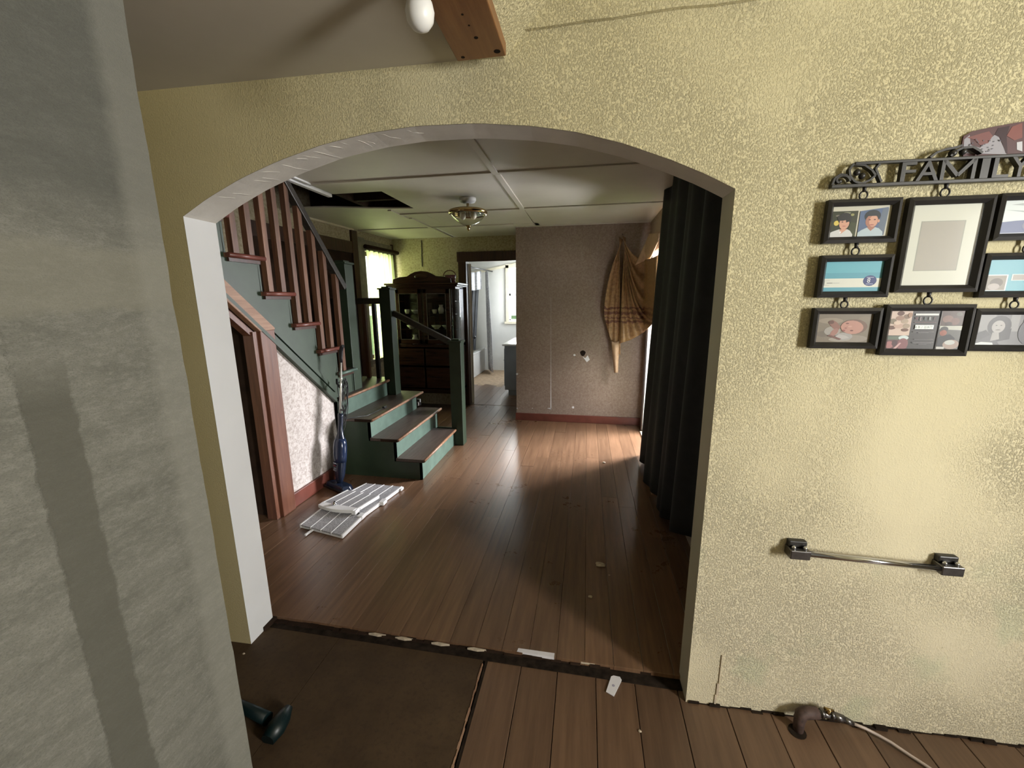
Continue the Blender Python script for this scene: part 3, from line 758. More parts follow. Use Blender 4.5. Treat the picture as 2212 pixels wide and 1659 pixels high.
for i in range(5):
    x = -2.335-.122*i; build('baluster', MB().box(x-.02, x+.02, 4.245, 4.285, tz[3], 1.57), mt['baluster'] if i == 1 else mt['rail'], ST)

# wall under the upper flight: papered panel, closet opening with tan casing
uw = [(2.60, 0), (3.262, 0), (3.262, zl(3.262)+.02), (2.60, zl(2.60)+.02)]
UW = tag(build('wall_left', MB().prism([(SX-.010, y, z) for y, z in uw], (-.05, 0, 0)), mt['paper2']), 'pale mottled papered triangle of wall under the stairs', 'wall', kind='structure')
bbl = tag(build('baseboard_left', MB().box(SX-.012, SX+.012, 2.60, 3.262, 0, .115), mt['red'], bevel=.004), 'scuffed red baseboard under the papered stair wall', 'baseboard', kind='structure')
tr1 = thing('trim_1', (SX, 2.5, 0), 'red-brown casing of the closet opening under the stairs', 'trim', kind='structure')
build('casing', MB().box(SX-.02, SX+.026, 2.468, 2.602, 0, 1.405), mt['redz'], tr1, bevel=.004)
build('stop', MB().box(SX-.075, SX+.004, 2.425, 2.466, 0, 1.40), mt['redz'], tr1)
sc_ = [(1.75, 1.417+(2.605-1.75)*.872), (2.605, 1.417), (2.602, 1.405), (2.468, 1.400), (1.75, 1.405+(2.468-1.75)*.872)]
build('sloping_casing', MB().prism([(SX-.02, y, z) for y, z in sc_], (.05, 0, 0)), mt['tan'], tr1, bevel=.003)
build('stop', MB().prism([(SX-.07, 1.75, 1.40+.71*.872), (SX-.07, 2.45, 1.40), (SX-.07, 2.45, 1.35), (SX-.07, 1.75, 1.35+.71*.872)], (.06, 0, 0)), mt['redz'], tr1)
# inside of the closet, open and dark
ci = MB().box(-3.1, SX-.08, 2.47, 2.50, 0, 1.45).prism([(-3.1, 1.62, 2.2), (-3.1, 2.5, 1.43), (-3.1, 2.5, 1.46), (-3.1, 1.62, 2.24)], (.80, 0, 0))
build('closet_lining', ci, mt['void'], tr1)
vp = at(556, 1015, 0, -2.50)
t_ = thing('water_valve', vp, 'small off-white valve inside the dark closet under the stairs', 'valve')
vb = MB().tube([vp+Vector((-.25, 0, .0)), vp+Vector((0, 0, 0)), vp+Vector((.01, 0, -.05))], [.012, .016, .014], 10).ball(vp, .026, 8)
build('body', vb, mt['china'], t_)
hd = MB()
for q in range(5):
    a = 2*PI*q/5; hd.tube([vp+Vector((.0, 0, .03)), vp+Vector((.010*math.cos(a), .035*math.sin(a), .055+.02*math.cos(a))) ], .007, 6)
build('handle', hd, mt['china'], t_)
# switch plates on the end of the steps beyond (double outlet box)
sp_ = at(903, 868, 1, 4.40)
t_ = thing('outlet_box', sp_, 'double white outlet on the stair side beside the third step', 'outlet')
for dz, dx in ((.022, .012), (-.022, -.008)):
    b = MB(); cx_ = sp_.x+dx; cz_ = sp_.z+dz
    b.box(cx_-.024, cx_+.024, 4.375, 4.39, cz_+.010, cz_+.018).box(cx_-.024, cx_+.024, 4.375, 4.39, cz_-.018, cz_-.010).box(cx_-.024, cx_-.014, 4.375, 4.39, cz_-.012, cz_+.012).box(cx_+.014, cx_+.024, 4.375, 4.39, cz_-.012, cz_+.012)
    build('cover', b, mt['white'], t_)
build('backing', MB().box(sp_.x-.03, sp_.x+.03, 4.388, 4.42, sp_.z-.04, sp_.z+.04), mt['blackpl'], t_)

# ------------------------------------------------------------------ bathroom beyond
BF = build('floor', MB().box(-3.1, -.4, 6.0, 9.2, -.06, 0.0), mt['dirtfloor'])
tag(BF, 'bare scuffed floor of the bathroom beyond the doorway', 'floor', kind='structure')
rr = random.Random(21); x = -2.3
while x < -.75:
    plank(BF, x, x+bw, 6.0, 7.35+rr.uniform(0, .25), .004, mt['floor'], .004, rr); x += bw
bwl = MB().box(-3.1, -.4, 9.2, 9.3, 0, 1.16).box(-3.1, -1.80, 9.2, 9.3, 1.16, 2.36).box(-1.20, -.4, 9.2, 9.3, 1.16, 2.36).box(-3.1, -.4, 9.2, 9.3, 2.36, 2.6)
tag(build('wall_back', bwl, mt['bathwall']), 'off-white far wall of the bathroom with the window', 'wall', kind='structure')
tag(build('wall_left', MB().box(-3.1, -3.0, 6.05, 9.2, 0, 2.6), mt['bathwall']), 'off-white wall behind the bathtub', 'wall', kind='structure')
tag(build('wall_right', wall_with_hole(-.75, 6.05, 9.2, 0, 2.6, 8.1, 8.8, 1.2, 2.3, .1), mt['bathwall']), 'off-white bathroom wall behind the vanity', 'wall', kind='structure')
tag(build('ceiling', MB().box(-3.1, -.4, 6.05, 9.3, 2.45, 2.5), mt['bathwall']), 'off-white bathroom ceiling', 'ceiling', kind='structure')
build('sloping_trim', MB().beam((-2.6, 9.185, 2.20), (-.8, 9.185, 2.52), .03, .05), mt['cream'], BW)
w2 = thing('window_2', (-1.5, 9.2, 1.16), 'bathroom window with cream frame and white daylight', 'window', kind='structure')
build('casing', MB().box(-1.80, -1.735, 9.16, 9.2, 1.10, 2.36).box(-1.265, -1.20, 9.16, 9.2, 1.10, 2.36).box(-1.80, -1.20, 9.16, 9.2, 2.30, 2.38), mt['cream'], w2)
build('sill', MB().box(-1.83, -1.17, 9.13, 9.2, 1.08, 1.13), mt['cream'], w2)
s_ = MB().box(-1.735, -1.70, 9.22, 9.25, 1.13, 2.30).box(-1.30, -1.265, 9.22, 9.25, 1.13, 2.30).box(-1.735, -1.265, 9.22, 9.25, 1.13, 1.18).box(-1.735, -1.265, 9.22, 9.25, 1.70, 1.75)
build('sash', s_, mt['white'], w2)
build('muntin', MB().box(-1.51, -1.49, 9.225, 9.245, 1.15, 2.30).box(-1.72, -1.28, 9.225, 9.245, 1.44, 1.455).box(-1.72, -1.28, 9.225, 9.245, 2.0, 2.015), mt['white'], w2)
build('pane', MB().add([(-1.72, 9.235, 1.15), (-1.28, 9.235, 1.15), (-1.28, 9.235, 2.3), (-1.72, 9.235, 2.3)], [(0, 1, 2, 3)]), mt['glass'], w2)
# bathtub
t_ = thing('bathtub', (-2.65, 8.45, 0), 'white bathtub along the left of the bathroom', 'bathtub')
tb = MB().box(-2.34, -2.30, 7.72, 9.18, 0, .50).box(-2.995, -2.30, 7.70, 7.76, 0, .50).box(-2.995, -2.93, 7.76, 9.18, 0, .50).box(-2.93, -2.34, 9.10, 9.18, 0, .50).box(-2.95, -2.32, 7.74, 9.15, .05, .10)
build('tub_body', tb, mt['tub'], t_, bevel=.015)
build('rim', MB().box(-2.38, -2.285, 7.69, 9.19, .49, .52).box(-2.995, -2.285, 7.69, 7.80, .49, .52).box(-2.995, -2.90, 7.8, 9.19, .49, .52), mt['tub'], t_, bevel=.01)
# shower rod, marbled curtain, dark liner and white valance
a, b_ = Vector((-2.3, 7.70, 2.22)), Vector((-2.1, 9.18, 2.22))
tag(build('shower_rod', MB().tube([(-2.30, 7.4, 2.235), (-2.11, 9.19, 2.235)], .014, 10), mt['iron']), 'dark shower rod over the bathtub', 'rod')
def curt(cx0, cx1, y, z0, z1, amp, fr_, tp):
    def fn(u, v):
        w_ = tp+(1-tp)*min(1, v*1.6); c0 = (cx0+cx1)/2+.06*v
        return Vector((c0+(u-.5)*(cx1-cx0)*w_, y-.5*(u-.5)*w_+amp*math.sin(u*fr_)*w_, z1+(z0-z1)*v))
    return fn
tag(build('shower_curtain', MB().sheet(curt(-2.275, -2.05, 8.85, .04, 2.215, .035, 34, .55), 60, 20), mt['marble'], solid=.003), 'white marbled shower curtain bunched at the far end of the rod', 'curtain')
def liner(u, v):
    return Vector((-2.44+.16*u-.10*v, 8.3+.3*u+.02*math.sin(u*20), 1.83-1.29*v))
tag(build('shower_liner', MB().sheet(liner, 24, 8), mt['darkcurt'], solid=.003), 'dark grey liner hanging inside the bathtub', 'curtain')
def val(u, v):
    return Vector((-2.46+.30*u, 8.05+.35*u+.025*math.sin(u*22), 2.20-.36*v-.04*math.sin(u*PI)))
tag(build('valance', MB().sheet(val, 30, 8), mt['marble'], solid=.003), 'short white valance above the dark liner', 'curtain')
tag(build('shower_bracket', MB().tube([(-2.23, 7.34, 2.19), (-2.31, 7.34, 2.23), (-2.23, 7.34, 2.25)], .010, 8).tube([(-2.24, 7.34, 2.11), (-2.31, 7.34, 2.17)], .009, 8), mt['chrome']), 'small bright metal bracket at the near end of the shower rod', 'bracket')
# vanity
VX = -1.345
t_ = thing('vanity_cabinet', (VX, 6.66, 0), 'grey bathroom vanity with a white top just inside the doorway', 'vanity')
build('body', MB().box(VX, -.755, 6.68, 7.85, .10, .855), mt['vanity'], t_, bevel=.004)
build('plinth', MB().box(VX+.06, -.755, 6.70, 7.85, 0, .10), mt['vanity'], t_)
build('countertop', MB().box(VX-.035, -.753, 6.655, 7.88, .855, .885), mt['vtop'], t_, bevel=.006)
bs = MB().lathe([(.20, .0), (.19, -.004), (.15, -.008), (.0001, -.010)], (-1.05, 7.27, .8905), 24); build('basin', bs, mt['tub'], t_)
for y in (6.72, 7.28): 
    dd = build('door', MB().box(VX-.016, VX+.001, y, y+.53, .16, .80), mt['vanity'], t_, bevel=.004)
    build('knob', MB().ball((VX-.028, y+.07, .60), .014, 6), mt['china'], dd)

# ------------------------------------------------------------------ china cabinet
CX0, CX1, CY0, CY1 = -2.755, -1.785, 5.50, 5.93
t_ = thing('china_cabinet', (-2.27, CY0, 0), 'dark wood china cabinet with glass doors and a carved crest on the back wall', 'cabinet')
cw = MB().box(CX0, CX1, CY1-.02, CY1, .18, 1.78).box(CX0, CX0+.025, CY0+.20, CY1, .18, 1.78).box(CX1-.025, CX1, CY0+.20, CY1, .18, 1.78)
cw.box(CX0, CX1, CY0, CY1, .95, .99).box(CX0, CX1, CY0, CY1, .30, .34).box(CX0, CX1, CY0, CY1, 1.76, 1.79)
build('carcass', cw, mt['cab'], t_, bevel=.003)
build('cornice', MB().box(CX0-.035, CX1+.035, CY0-.04, CY1, 1.79, 1.815).box(CX0-.055, CX1+.055, CY0-.06, CY1, 1.815, 1.842), mt['cab'], t_, bevel=.008)
cr_ = [(-2.70, 1.842), (-2.69, 1.90), (-2.60, 1.925), (-2.48, 1.935), (-2.43, 1.965), (-2.36, 1.995), (-2.27, 2.005), (-2.18, 1.995), (-2.11, 1.965), (-2.06, 1.935), (-1.94, 1.925), (-1.85, 1.90), (-1.84, 1.842)]
build('crest', MB().prism([(x, CY0-.01, z) for x, z in cr_], (0, .03, 0)), mt['cab'], t_, bevel=.006)
build('crest_carving', MB().ball((-2.27, CY0-.012, 1.93), (.10, .015, .035), 8), mt['cab'], t_)
for z in (1.20, 1.42, 1.60): build('shelf', MB().box(CX0+.03, CX1-.03, CY0+.06, CY1-.02, z-.012, z), mt['cab'], t_)
for x0, x1 in ((-2.665, -2.285), (-2.255, -1.875)):
    f_ = MB().box(x0, x0+.05, CY0-.02, CY0, 1.0, 1.76).box(x1-.05, x1, CY0-.02, CY0, 1.0, 1.76).box(x0, x1, CY0-.02, CY0, 1.0, 1.06).box(x0, x1, CY0-.02, CY0, 1.70, 1.76)
    dr = build('glass_door', f_, mt['cab'], t_, bevel=.003)
    bd = MB()
    for q in ((x0+.05, x0+.054, 1.06, 1.70), (x1-.054, x1-.05, 1.06, 1.70), (x0+.05, x1-.05, 1.06, 1.064), (x0+.05, x1-.05, 1.696, 1.70)): bd.box(q[0], q[1], CY0-.022, CY0-.016, q[2], q[3])
    build('bead', bd, mt['greytrim'], dr)
    build('pane', MB().add([(x0+.05, CY0-.008, 1.06), (x1-.05, CY0-.008, 1.06), (x1-.05, CY0-.008, 1.70), (x0+.05, CY0-.008, 1.70)], [(0, 1, 2, 3)]), mt['cabglass'], dr)
    ld_ = MB().box(x0, x1, CY0-.018, CY0, .36, .66); pd = build('lower_door', ld_, mt['cab'], t_, bevel=.004)
    build('drawer', MB().box(x0, x1, CY0-.018, CY0, .69, .93), mt['cab'], t_, bevel=.004)
build('side_post', MB().box(CX0+.085, CX0+.10, CY0-.01, CY0+.02, .34, 1.76), mt['cab'], t_); build('side_post', MB().box(CX1-.10, CX1-.085, CY0-.01, CY0+.02, .34, 1.76), mt['cab'], t_)
for sgn, cx_ in ((1, CX1-.09), (-1, CX0+.09)):
    def cg(u, v, sgn=sgn, cx_=cx_):
        a = PI/2*u; return Vector((cx_+sgn*.088*math.sin(a), CY0+.20-.205*math.cos(a), 1.0+.76*v))
    build('curved_glass', MB().sheet(cg, 10, 2), mt['cabglass'], t_)
    def cgw(u, v, sgn=sgn, cx_=cx_):
        a = PI/2*u; return Vector((cx_+sgn*.088*math.sin(a), CY0+.20-.205*math.cos(a), .34+.64*v))
    build('curved_panel', MB().sheet(cgw, 10, 2), mt['cab'], t_)
for x in (CX0+.04, CX1-.04):
    for y in (CY0+.05, CY1-.05): build('leg', MB().tube([(x, y, 0), (x, y, .1), (x, y, .31)], [.016, .022, .03], 8), mt['cab'], t_)
dish = [(-2.58, 1.42, 0), (-2.44, 1.42, 1), (-2.16, 1.42, 0), (-2.06, 1.42, 2), (-1.96, 1.42, 0), (-2.52, 1.20, 1), (-2.38, 1.20, 0), (-2.14, 1.20, 1), (-1.98, 1.20, 1), (-2.48, .99, 2), (-2.10, .99, 1), (-1.97, .99, 0)]
nm = ['cup', 'bowl', 'jug']
prof = [[(.02, 0), (.025, .004), (.034, .03), (.036, .06), (.033, .06), (.030, .03), (.0001, .008)],
        [(.03, 0), (.032, .006), (.06, .03), (.075, .055), (.071, .055), (.05, .025), (.0001, .010)],
        [(.032, 0), (.042, .03), (.040, .07), (.026, .10), (.032, .125), (.029, .125), (.022, .10), (.0001, .02)]]
spots = {1.42: 'upper', 1.20: 'middle', .99: 'lowest'}
cnt = {}
for x, z, k in dish:
    side_ = 'left' if x < -2.27 else 'right'
    key = (k, z, side_); cnt[key] = cnt.get(key, 0)+1
    o = build(nm[k], MB().lathe(prof[k], (x, CY0+.16, z), 18), mt['china'])
    tot = sum(1 for X_, Z_, K_ in dish if K_ == k and Z_ == z and (('left' if X_ < -2.27 else 'right') == side_))
    extra = '' if tot == 1 else (', nearer the cabinet middle' if cnt[key] == 1 else ', nearer the right end')
    tag(o, 'white china %s on the %s shelf behind the %s glass door%s' % (nm[k], spots[z], side_, extra), nm[k], 'china in the cabinet')
# dark red glass basket on top
bx_ = -1.915; by_ = CY0+.16; bz_ = 1.842
t_ = thing('glass_basket', (bx_, by_, bz_), 'dark red glass basket with a handle on the cabinet top at right', 'basket')
build('bowl', MB().lathe([(.045, 0), (.06, .01), (.085, .07), (.095, .11), (.088, .11), (.07, .05), (.0001, .02)], (bx_, by_, bz_), 18), mt['purple'], t_)
build('handle', MB().tube([(bx_+.09*math.cos(a), by_, bz_+.10+.075*math.sin(a)) for a in [PI*i/12 for i in range(13)]], .006, 6), mt['purple'], t_)
tag(build('glass_ornament', MB().lathe([(.014, 0), (.022, .012), (.012, .03), (.022, .05), (.012, .066), (.0001, .07)], (-1.805, CY0+.02, bz_), 14), mt['purple']), 'small red glass ornament at the right edge of the cabinet top', 'ornament')
# wire on the back wall above the cabinet
pw = [at(x, y, 1, BY-.008) for x, y in ((910, 519), (911, 540), (911, 560), (912, 576))]
tag(build('wall_wire', MB().tube(pw, .005, 6), mt['blackpl']), 'dark wire hanging down the wall above the china cabinet', 'wire')

# ------------------------------------------------------------------ hall ceiling lamp
lp = at(1010, 428, 2, HZ)
t_ = thing('ceiling_lamp', (lp.x, lp.y, HZ), 'semi-flush hall ceiling lamp with brass ring and clear glass bowl', 'lamp')
L_ = (lp.x, lp.y, HZ)
build('canopy', MB().lathe([(.075, 0), (.075, -.018), (.066, -.034), (.03, -.045)], L_, 28), mt['white'], t_)
build('stem', MB().lathe([(.012, -.04), (.012, -.12)], L_, 12), mt['brass'], t_)
build('ring', MB().lathe([(.150, -.100), (.172, -.108), (.178, -.120), (.172, -.136), (.158, -.142), (.150, -.136), (.146, -.118), (.150, -.100)], L_, 40), mt['brass'], t_)
build('pan', MB().lathe([(.012, -.10), (.150, -.104), (.150, -.110), (.012, -.106)], L_, 32), mt['brass'], t_)
build('glass_bowl', MB().lathe([(.155, -.136), (.150, -.150), (.128, -.178), (.095, -.205), (.055, -.224), (.020, -.234)], L_, 40), mt['bowlglass'], t_)
build('bulb', MB().ball((lp.x-.05, lp.y, HZ-.15), (.028, .028, .034), 8).ball((lp.x+.05, lp.y, HZ-.15), (.028, .028, .034), 8), mt['bulb'], t_)
build('finial', MB().lathe([(.022, -.232), (.024, -.240), (.012, -.250), (.014, -.262), (.006, -.276), (.0001, -.285)], L_, 16), mt['brass'], t_)

# ------------------------------------------------------------------ black drape on the right wall
def drape(u, v):
    y = 2.02+(4.06-2.02)*u+.17*v*u; hem = .035+.36*max(0, 2.9-y); z = 2.493-(2.493-hem)*v
    if u > .93: z += 0
    f = .030*math.sin(u*27)+.018*math.sin(u*61+1+.5*v)+.012*math.sin(u*14+2)
    x = .632-.045*v*math.sin(PI*u)**.5*.6+f*(.75+.35*v)
    return Vector((x-.02*v, y, z))
tag(build('black_drape', MB().sheet(drape, 160, 24), mt['drape'], solid=.004), 'full-length black drape along the right wall beyond the arch', 'curtain')

# gold swag hung in the corner by the side door
sy = 5.235
def sp2(px, py, d=0):
    a = at(px, py, 1, sy-d); b = at(px, py, 0, .690-d*.3)
    k = max(0, min(1, (px-1385)/30)); b2 = b if 4.32 < b.y < a.y else (a if b.y >= a.y else at(px, py, 1, 4.32-d*.2))
    return a*(1-k)+b2*k
def fan(P0, ends, sags, fold, amp, d0, d1, nu=60, nv=26):
    """curves from one gathered point out to a row of end points"""
    def ev(pl, u):
        k = u*(len(pl)-1); i = min(int(k), len(pl)-2); f = k-i; return [pl[i][j]+(pl[i+1][j]-pl[i][j])*f for j in range(len(pl[0]))]
    def fn(u, v):
        e = ev(ends, u); s = ev(sags, u); b0 = (P0[0]+(u-.5)*8, P0[1]+(u*6))
        q = v; x = (1-q)**2*b0[0]+2*q*(1-q)*s[0]+q*q*e[0]; y = (1-q)**2*b0[1]+2*q*(1-q)*s[1]+q*q*e[1]
        d = d0+(d1-d0)*v*(.3+.7*(1-u))+amp*(.35+.65*v)*math.sin(u*fold+1.0)*(1-.2*v)
        return sp2(x, y, d)
    return MB().sheet(fn, nu, nv)
sw = thing('gold_swag', sp2(1345, 505), 'gold-brown brocade swag hung in the corner beside the side door', 'curtain')
ends = [(1426, 548), (1425, 605), (1422, 650), (1419, 690), (1412, 697), (1392, 717), (1365, 733), (1339, 742)]
sags = [(1372, 585), (1374, 632), (1371, 668), (1366, 692), (1358, 690), (1352, 676), (1347, 655), (1340, 640)]
build('swag_cloth', fan((1348, 508), ends, sags, 40, .034, .045, .16), mt['swag'], sw, solid=.004)
ends = [(1340, 766), (1332, 762), (1322, 742), (1312, 712), (1304, 676)]
sags = [(1339, 640), (1333, 640), (1324, 630), (1315, 610), (1309, 590)]
build('swag_tail', fan((1342, 512), ends, sags, 20, .012, .02, .03, 30, 26), mt['swag'], sw, solid=.004)
tw = MB()
tw.sheet(lambda u, v: sp2(1320+(18-10*v)*u+7*v, 735+70*v+(20*(1-v))*u*(1-u), .03+.03*math.sin(u*PI)), 10, 10)
build('tail_twist', tw, mt['swag2'], sw, solid=.004)
def roll(u, v):
    x = 1403+(1432-1403)*u-(31-4*u)*v; y = 505+(500-505)*u+68*v-10*u*v
    return sp2(x, y, .12+.03*math.sin(u*PI*1.2)+.02*math.sin(v*3))
build('folded_end', MB().sheet(roll, 14, 12), mt['swag2'], sw, solid=.006)
build('hanging_nail', MB().tube([sp2(1345, 506, -.06), sp2(1345, 506, .03)], .006, 8), mt['iron'], sw)

# ------------------------------------------------------------------ stick vacuum
vf = Vector((-2.075, 2.97, 0)); vt = Vector((-2.085, 3.20, 1.215))
ax_ = (vt-vf).normalized(); sd = Vector((.92, -.39, 0)).normalized(); fwv = ax_.cross(sd)
t_ = thing('stick_vacuum', vf, 'navy stick vacuum leaning against the lowest stairs', 'vacuum')
def vx(s_, u_, h): return vf+sd*s_+fwv*u_+ax_*h
hd = MB().prism([vx(-.13, -.06, .004)*1, vx(.13, -.06, .004), vx(.145, .03, .004), vx(.10, .075, .004), vx(-.10, .075, .004), vx(-.145, .03, .004)], (0, 0, .045))
for i in range(6, 12): hd.v[i] = vf+Vector((0, 0, .055))+(hd.v[i]-vf-Vector((0, 0, .049)))*.82
head = build('floor_head', hd, mt['navy'], t_, bevel=.012, segs=3)
build('bumper', MB().box(-.125, .125, -.068, -.056, .006, .022, 0, lambda p: vf+sd*p.x+fwv*p.y+Vector((0, 0, p.z))), mt['blackpl'], t_)
prof_ = [(.018, .05), (.030, .07), (.046, .12), (.054, .20), (.058, .30), (.060, .36), (.056, .41), (.042, .45), (.030, .48), (.024, .53), (.022, .62), (.025, .63), (.025, .655), (.012, .66)]
def vl(p): return sd*p.x+fwv*p.y*.85+ax_*p.z
body = build('body', MB().lathe(prof_, vf, 24, 0, vl), mt['navy'], t_)
build('dust_cup', MB().lathe([(.0605, .24), (.0625, .30), (.0625, .37), (.0585, .415), (.047, .445)], vf, 24, 0, vl), mt['navy_lt'], body)
lab = MB()
def lp_(a, h): r = .0628; return vf+vl(Vector((r*math.sin(a), -r*math.cos(a), h)))
for h, hh, mi in ((.228, .010, 0), (.206, .012, 1), (.19, .004, 0), (.178, .003, 0), (.168, .003, 0)):
    w_ = .55 if mi else .6
    for i in range(6):
        a0 = -.5+w_*2*(i/6)*.7; a1 = -.5+w_*2*((i+1)/6)*.7
        lab.add([lp_(a0, h), lp_(a1, h), lp_(a1, h+hh), lp_(a0, h+hh)], [(0, 1, 2, 3)], mi)
build('badge', lab, [flat(srgb(150, 150, 165)), flat(srgb(90, 25, 40))], body)
build('tube', MB().tube([vx(0, 0, .65), vx(0, 0, 1.12)], [.010, .008], 12).tube([vx(0, 0, .95), vx(0, 0, .97)], .012, 12), mt['silver'], t_)
build('handle', MB().tube([vx(0, 0, 1.10), vx(.002, -.004, 1.15), vx(.014, -.012, 1.20), vx(.035, -.02, 1.235), vx(.055, -.02, 1.245)], [.012, .016, .018, .017, .014], 10), mt['blackpl'], t_)
build('cord_hook', MB().tube([vx(0, 0, .88), vx(-.05, .02, .885), vx(-.085, .02, .91), vx(-.09, .02, .95)], .010, 8).tube([vx(0, 0, .69), vx(.05, 0, .69), vx(.06, 0, .70)], .010, 8), mt['blackpl'], t_)
cdm = MB(); rc = random.Random(4)
for k in range(7):
    a0 = vx(-.03-.008*k+rc.uniform(-.01, .01), .02+.004*k, .90); pts = []
    for i in range(25):
        q = 2*PI*i/24; L2 = .13+.018*k+rc.uniform(-.002, .002)
        pts.append(vx(-.03+.009*((k*5)%7)+(.016+.006*(k%3))*math.sin(q+.3*k), .015+.005*k+.02*math.sin(2*q+k), .80-.012*k+L2*math.cos(q)-.0))
    cdm.tube(pts, .0036, 6)
pts = [vx(.05, .02, .66), vx(.07, .0, .62), Vector((-2.03, 3.29, .565)), Vector((-1.98, 3.34, .560)), Vector((-1.975, 3.45, .558)), Vector((-1.96, 3.62, .560))]
cdm.tube(pts, .0036, 6)
build('power_cord', cdm, mt['blackpl'], t_)
pg = Vector((-1.96, 3.62, .564))
plg = MB().box(pg.x-.014, pg.x+.014, pg.y, pg.y+.045, pg.z-.010, pg.z+.012)
pl_ = build('plug', plg, mt['blackpl'], t_, bevel=.004)
build('prong', MB().box(pg.x-.009, pg.x-.006, pg.y+.044, pg.y+.062, pg.z-.003, pg.z+.004).box(pg.x+.006, pg.x+.009, pg.y+.044, pg.y+.062, pg.z-.003, pg.z+.004), mt['chrome'], pl_)

# ------------------------------------------------------------------ slatted white plastic panels on the floor
def slat_panel(name, label, C0, C1, C2, C3, z, n, curved=False):
    """C0-C1 near end (left, right), C2-C3 far end (right, left) on the floor plan"""
    C0, C1, C2, C3 = [Vector((c[0], c[1], 0)) for c in (C0, C1, C2, C3)]
    def bl(u, v): return C0*(1-u)*(1-v)+C1*u*(1-v)+C2*u*v+C3*(1-u)*v
    t2 = thing(name, bl(.5, .5)+Vector((0, 0, z-.022)), label, 'panel')
    sag = (lambda u: -.055*math.sin(PI*u)) if curved else (lambda u: 0)
    for i in range(n):
        u0 = i/n+.018; u1 = (i+1)/n-.018
        v0 = .13+sag((u0+u1)/2)+.055 if curved else .0
        P_ = [bl(u0, v0), bl(u1, v0), bl(u1, .985), bl(u0, .985)]
        build('slat', MB().prism([p+Vector((0, 0, z-.006)) for p in P_], (0, 0, .008)), mt['speckle'], t2)
    for i in range(n+1):
        u = i/n; v0 = (.10 if curved else -.004)
        a_ = bl(u, v0); b2 = bl(u, 1.0); h_ = .026 if i in (0, n) else .016
        build('rail', MB().beam(a_+Vector((0, 0, z-h_/2+.004)), b2+Vector((0, 0, z-h_/2+.004)), .014 if i in (0, n) else .008, h_), mt['white'], t2, bevel=.002)
    if curved:
        lipm = MB()
        P_ = [bl(u/12, .15) for u in range(13)]; Q_ = [bl(u/12, -.02-.10*math.sin(PI*u/12)) for u in range(13)]
        lipm.prism([p+Vector((0, 0, z-.020)) for p in P_]+[q+Vector((0, 0, z-.020)) for q in Q_[::-1]], (0, 0, .026))
        build('curved_end', lipm, mt['white'], t2, bevel=.004)
        k_ = bl(.36, .11)
        kb = MB().lathe([(.020, 0), (.020, .012), (.012, .016), (.012, .026), (.0001, .028)], k_+Vector((0, 0, z+.004)), 16)
        build('knob', kb, mt['chrome'], t2)
    else:
        build('crossbar', MB().beam(bl(0, .04)+Vector((0, 0, z-.016)), bl(1, .04)+Vector((0, 0, z-.016)), .02, .012).beam(bl(0, .96)+Vector((0, 0, z-.016)), bl(1, .96)+Vector((0, 0, z-.016)), .02, .012), mt['white'], t2)
    return t2, bl
A0, A1 = at(649, 1134, 2, .026), at(738, 1157, 2, .026)
m1 = at(782, 1115, 2, .026); m0 = at(706, 1090, 2, .026)
t1_, bl = slat_panel('slatted_panel', 'white slatted plastic panel lying nearest on the hall floor', (A0.x, A0.y), (A1.x, A1.y), (m1.x, m1.y), (m0.x, m0.y), .026, 4)
pgp = bl(.30, 0)
build('peg', MB().beam(pgp+Vector((0, .01, .012)), Vector((at(659, 1157, 2, .008).x, at(659, 1157, 2, .008).y, .010)), .014, .014), mt['white'], t1_, bevel=.002)
build('clip', MB().box(m1.x-.03, m1.x+.012, m1.y-.02, m1.y+.035, .006, .036), mt['white'], t1_, bevel=.003)
B1 = at(868, 1051, 2, .026); B0 = at(792, 1044, 2, .026); q1 = at(786, 1111, 2, .026); q0 = at(708, 1087, 2, .026)
t2_, bl2 = slat_panel('slatted_panel', 'white slatted plastic panel farther off by the stairs', (q0.x, q0.y), (q1.x, q1.y), (B1.x, B1.y), (B0.x, B0.y), .026, 4)
cp = at(832, 1082, 2, .02)
build('clip', MB().box(cp.x-.03, cp.x+.012, cp.y-.05, cp.y+.012, .004, .034).box(B1.x-.005, B1.x+.018, B1.y-.05, B1.y+.0, .006, .026), mt['white'], t2_, bevel=.003)
U0, U1, U2, U3 = at(688, 1090, 2, .062), at(764, 1103, 2, .062), at(818, 1070, 2, .062), at(752, 1058, 2, .062)
t3_, bl3 = slat_panel('slatted_panel', 'white slatted panel with a curved end and knob, on top of the others', (U0.x, U0.y), (U1.x, U1.y), (U2.x, U2.y), (U3.x, U3.y), .060, 4, True)
hk = bl3(.97, .08)
build('bracket', MB().box(hk.x-.012, hk.x+.022, hk.y-.03, hk.y+.03, .030, .062).box(hk.x+.0, hk.x+.028, hk.y+.03, hk.y+.09, .038, .058), mt['white'], t3_, bevel=.004)

# ------------------------------------------------------------------ things on the floor
def scrap(name, pts, z, h, m_, label, cat):
    return tag(build(name, MB().prism([(x, y, z) for x, y in pts], (0, 0, h)), m_), label, cat)
q = [at(x, y, 2, ZN) for x, y in ((1309, 1496), (1326, 1506), (1343, 1471), (1339, 1464), (1325, 1461), (1320, 1463))]
pt = scrap('paper_tag', [(p.x, p.y) for p in q], ZN+.002, .003, mt['paperw'], 'white clipped-corner paper tag on the front floorboards', 'paper')
pc = at(1325, 1483, 2, ZN); build('print', MB().lathe([(.006, 0), (.006, .0004)], (pc.x, pc.y, ZN+.0052), 10), flat(srgb(170, 165, 185)), pt)
q = [at(x, y, 2, ZN+.01) for x, y in ((1117, 1412), (1197, 1425), (1198, 1416), (1120, 1405))]
scrap('white_strip', [(p.x, p.y-.004) for p in q], -.012, .014, mt['paperw'], 'short white wood strip lying along the threshold', 'strip')
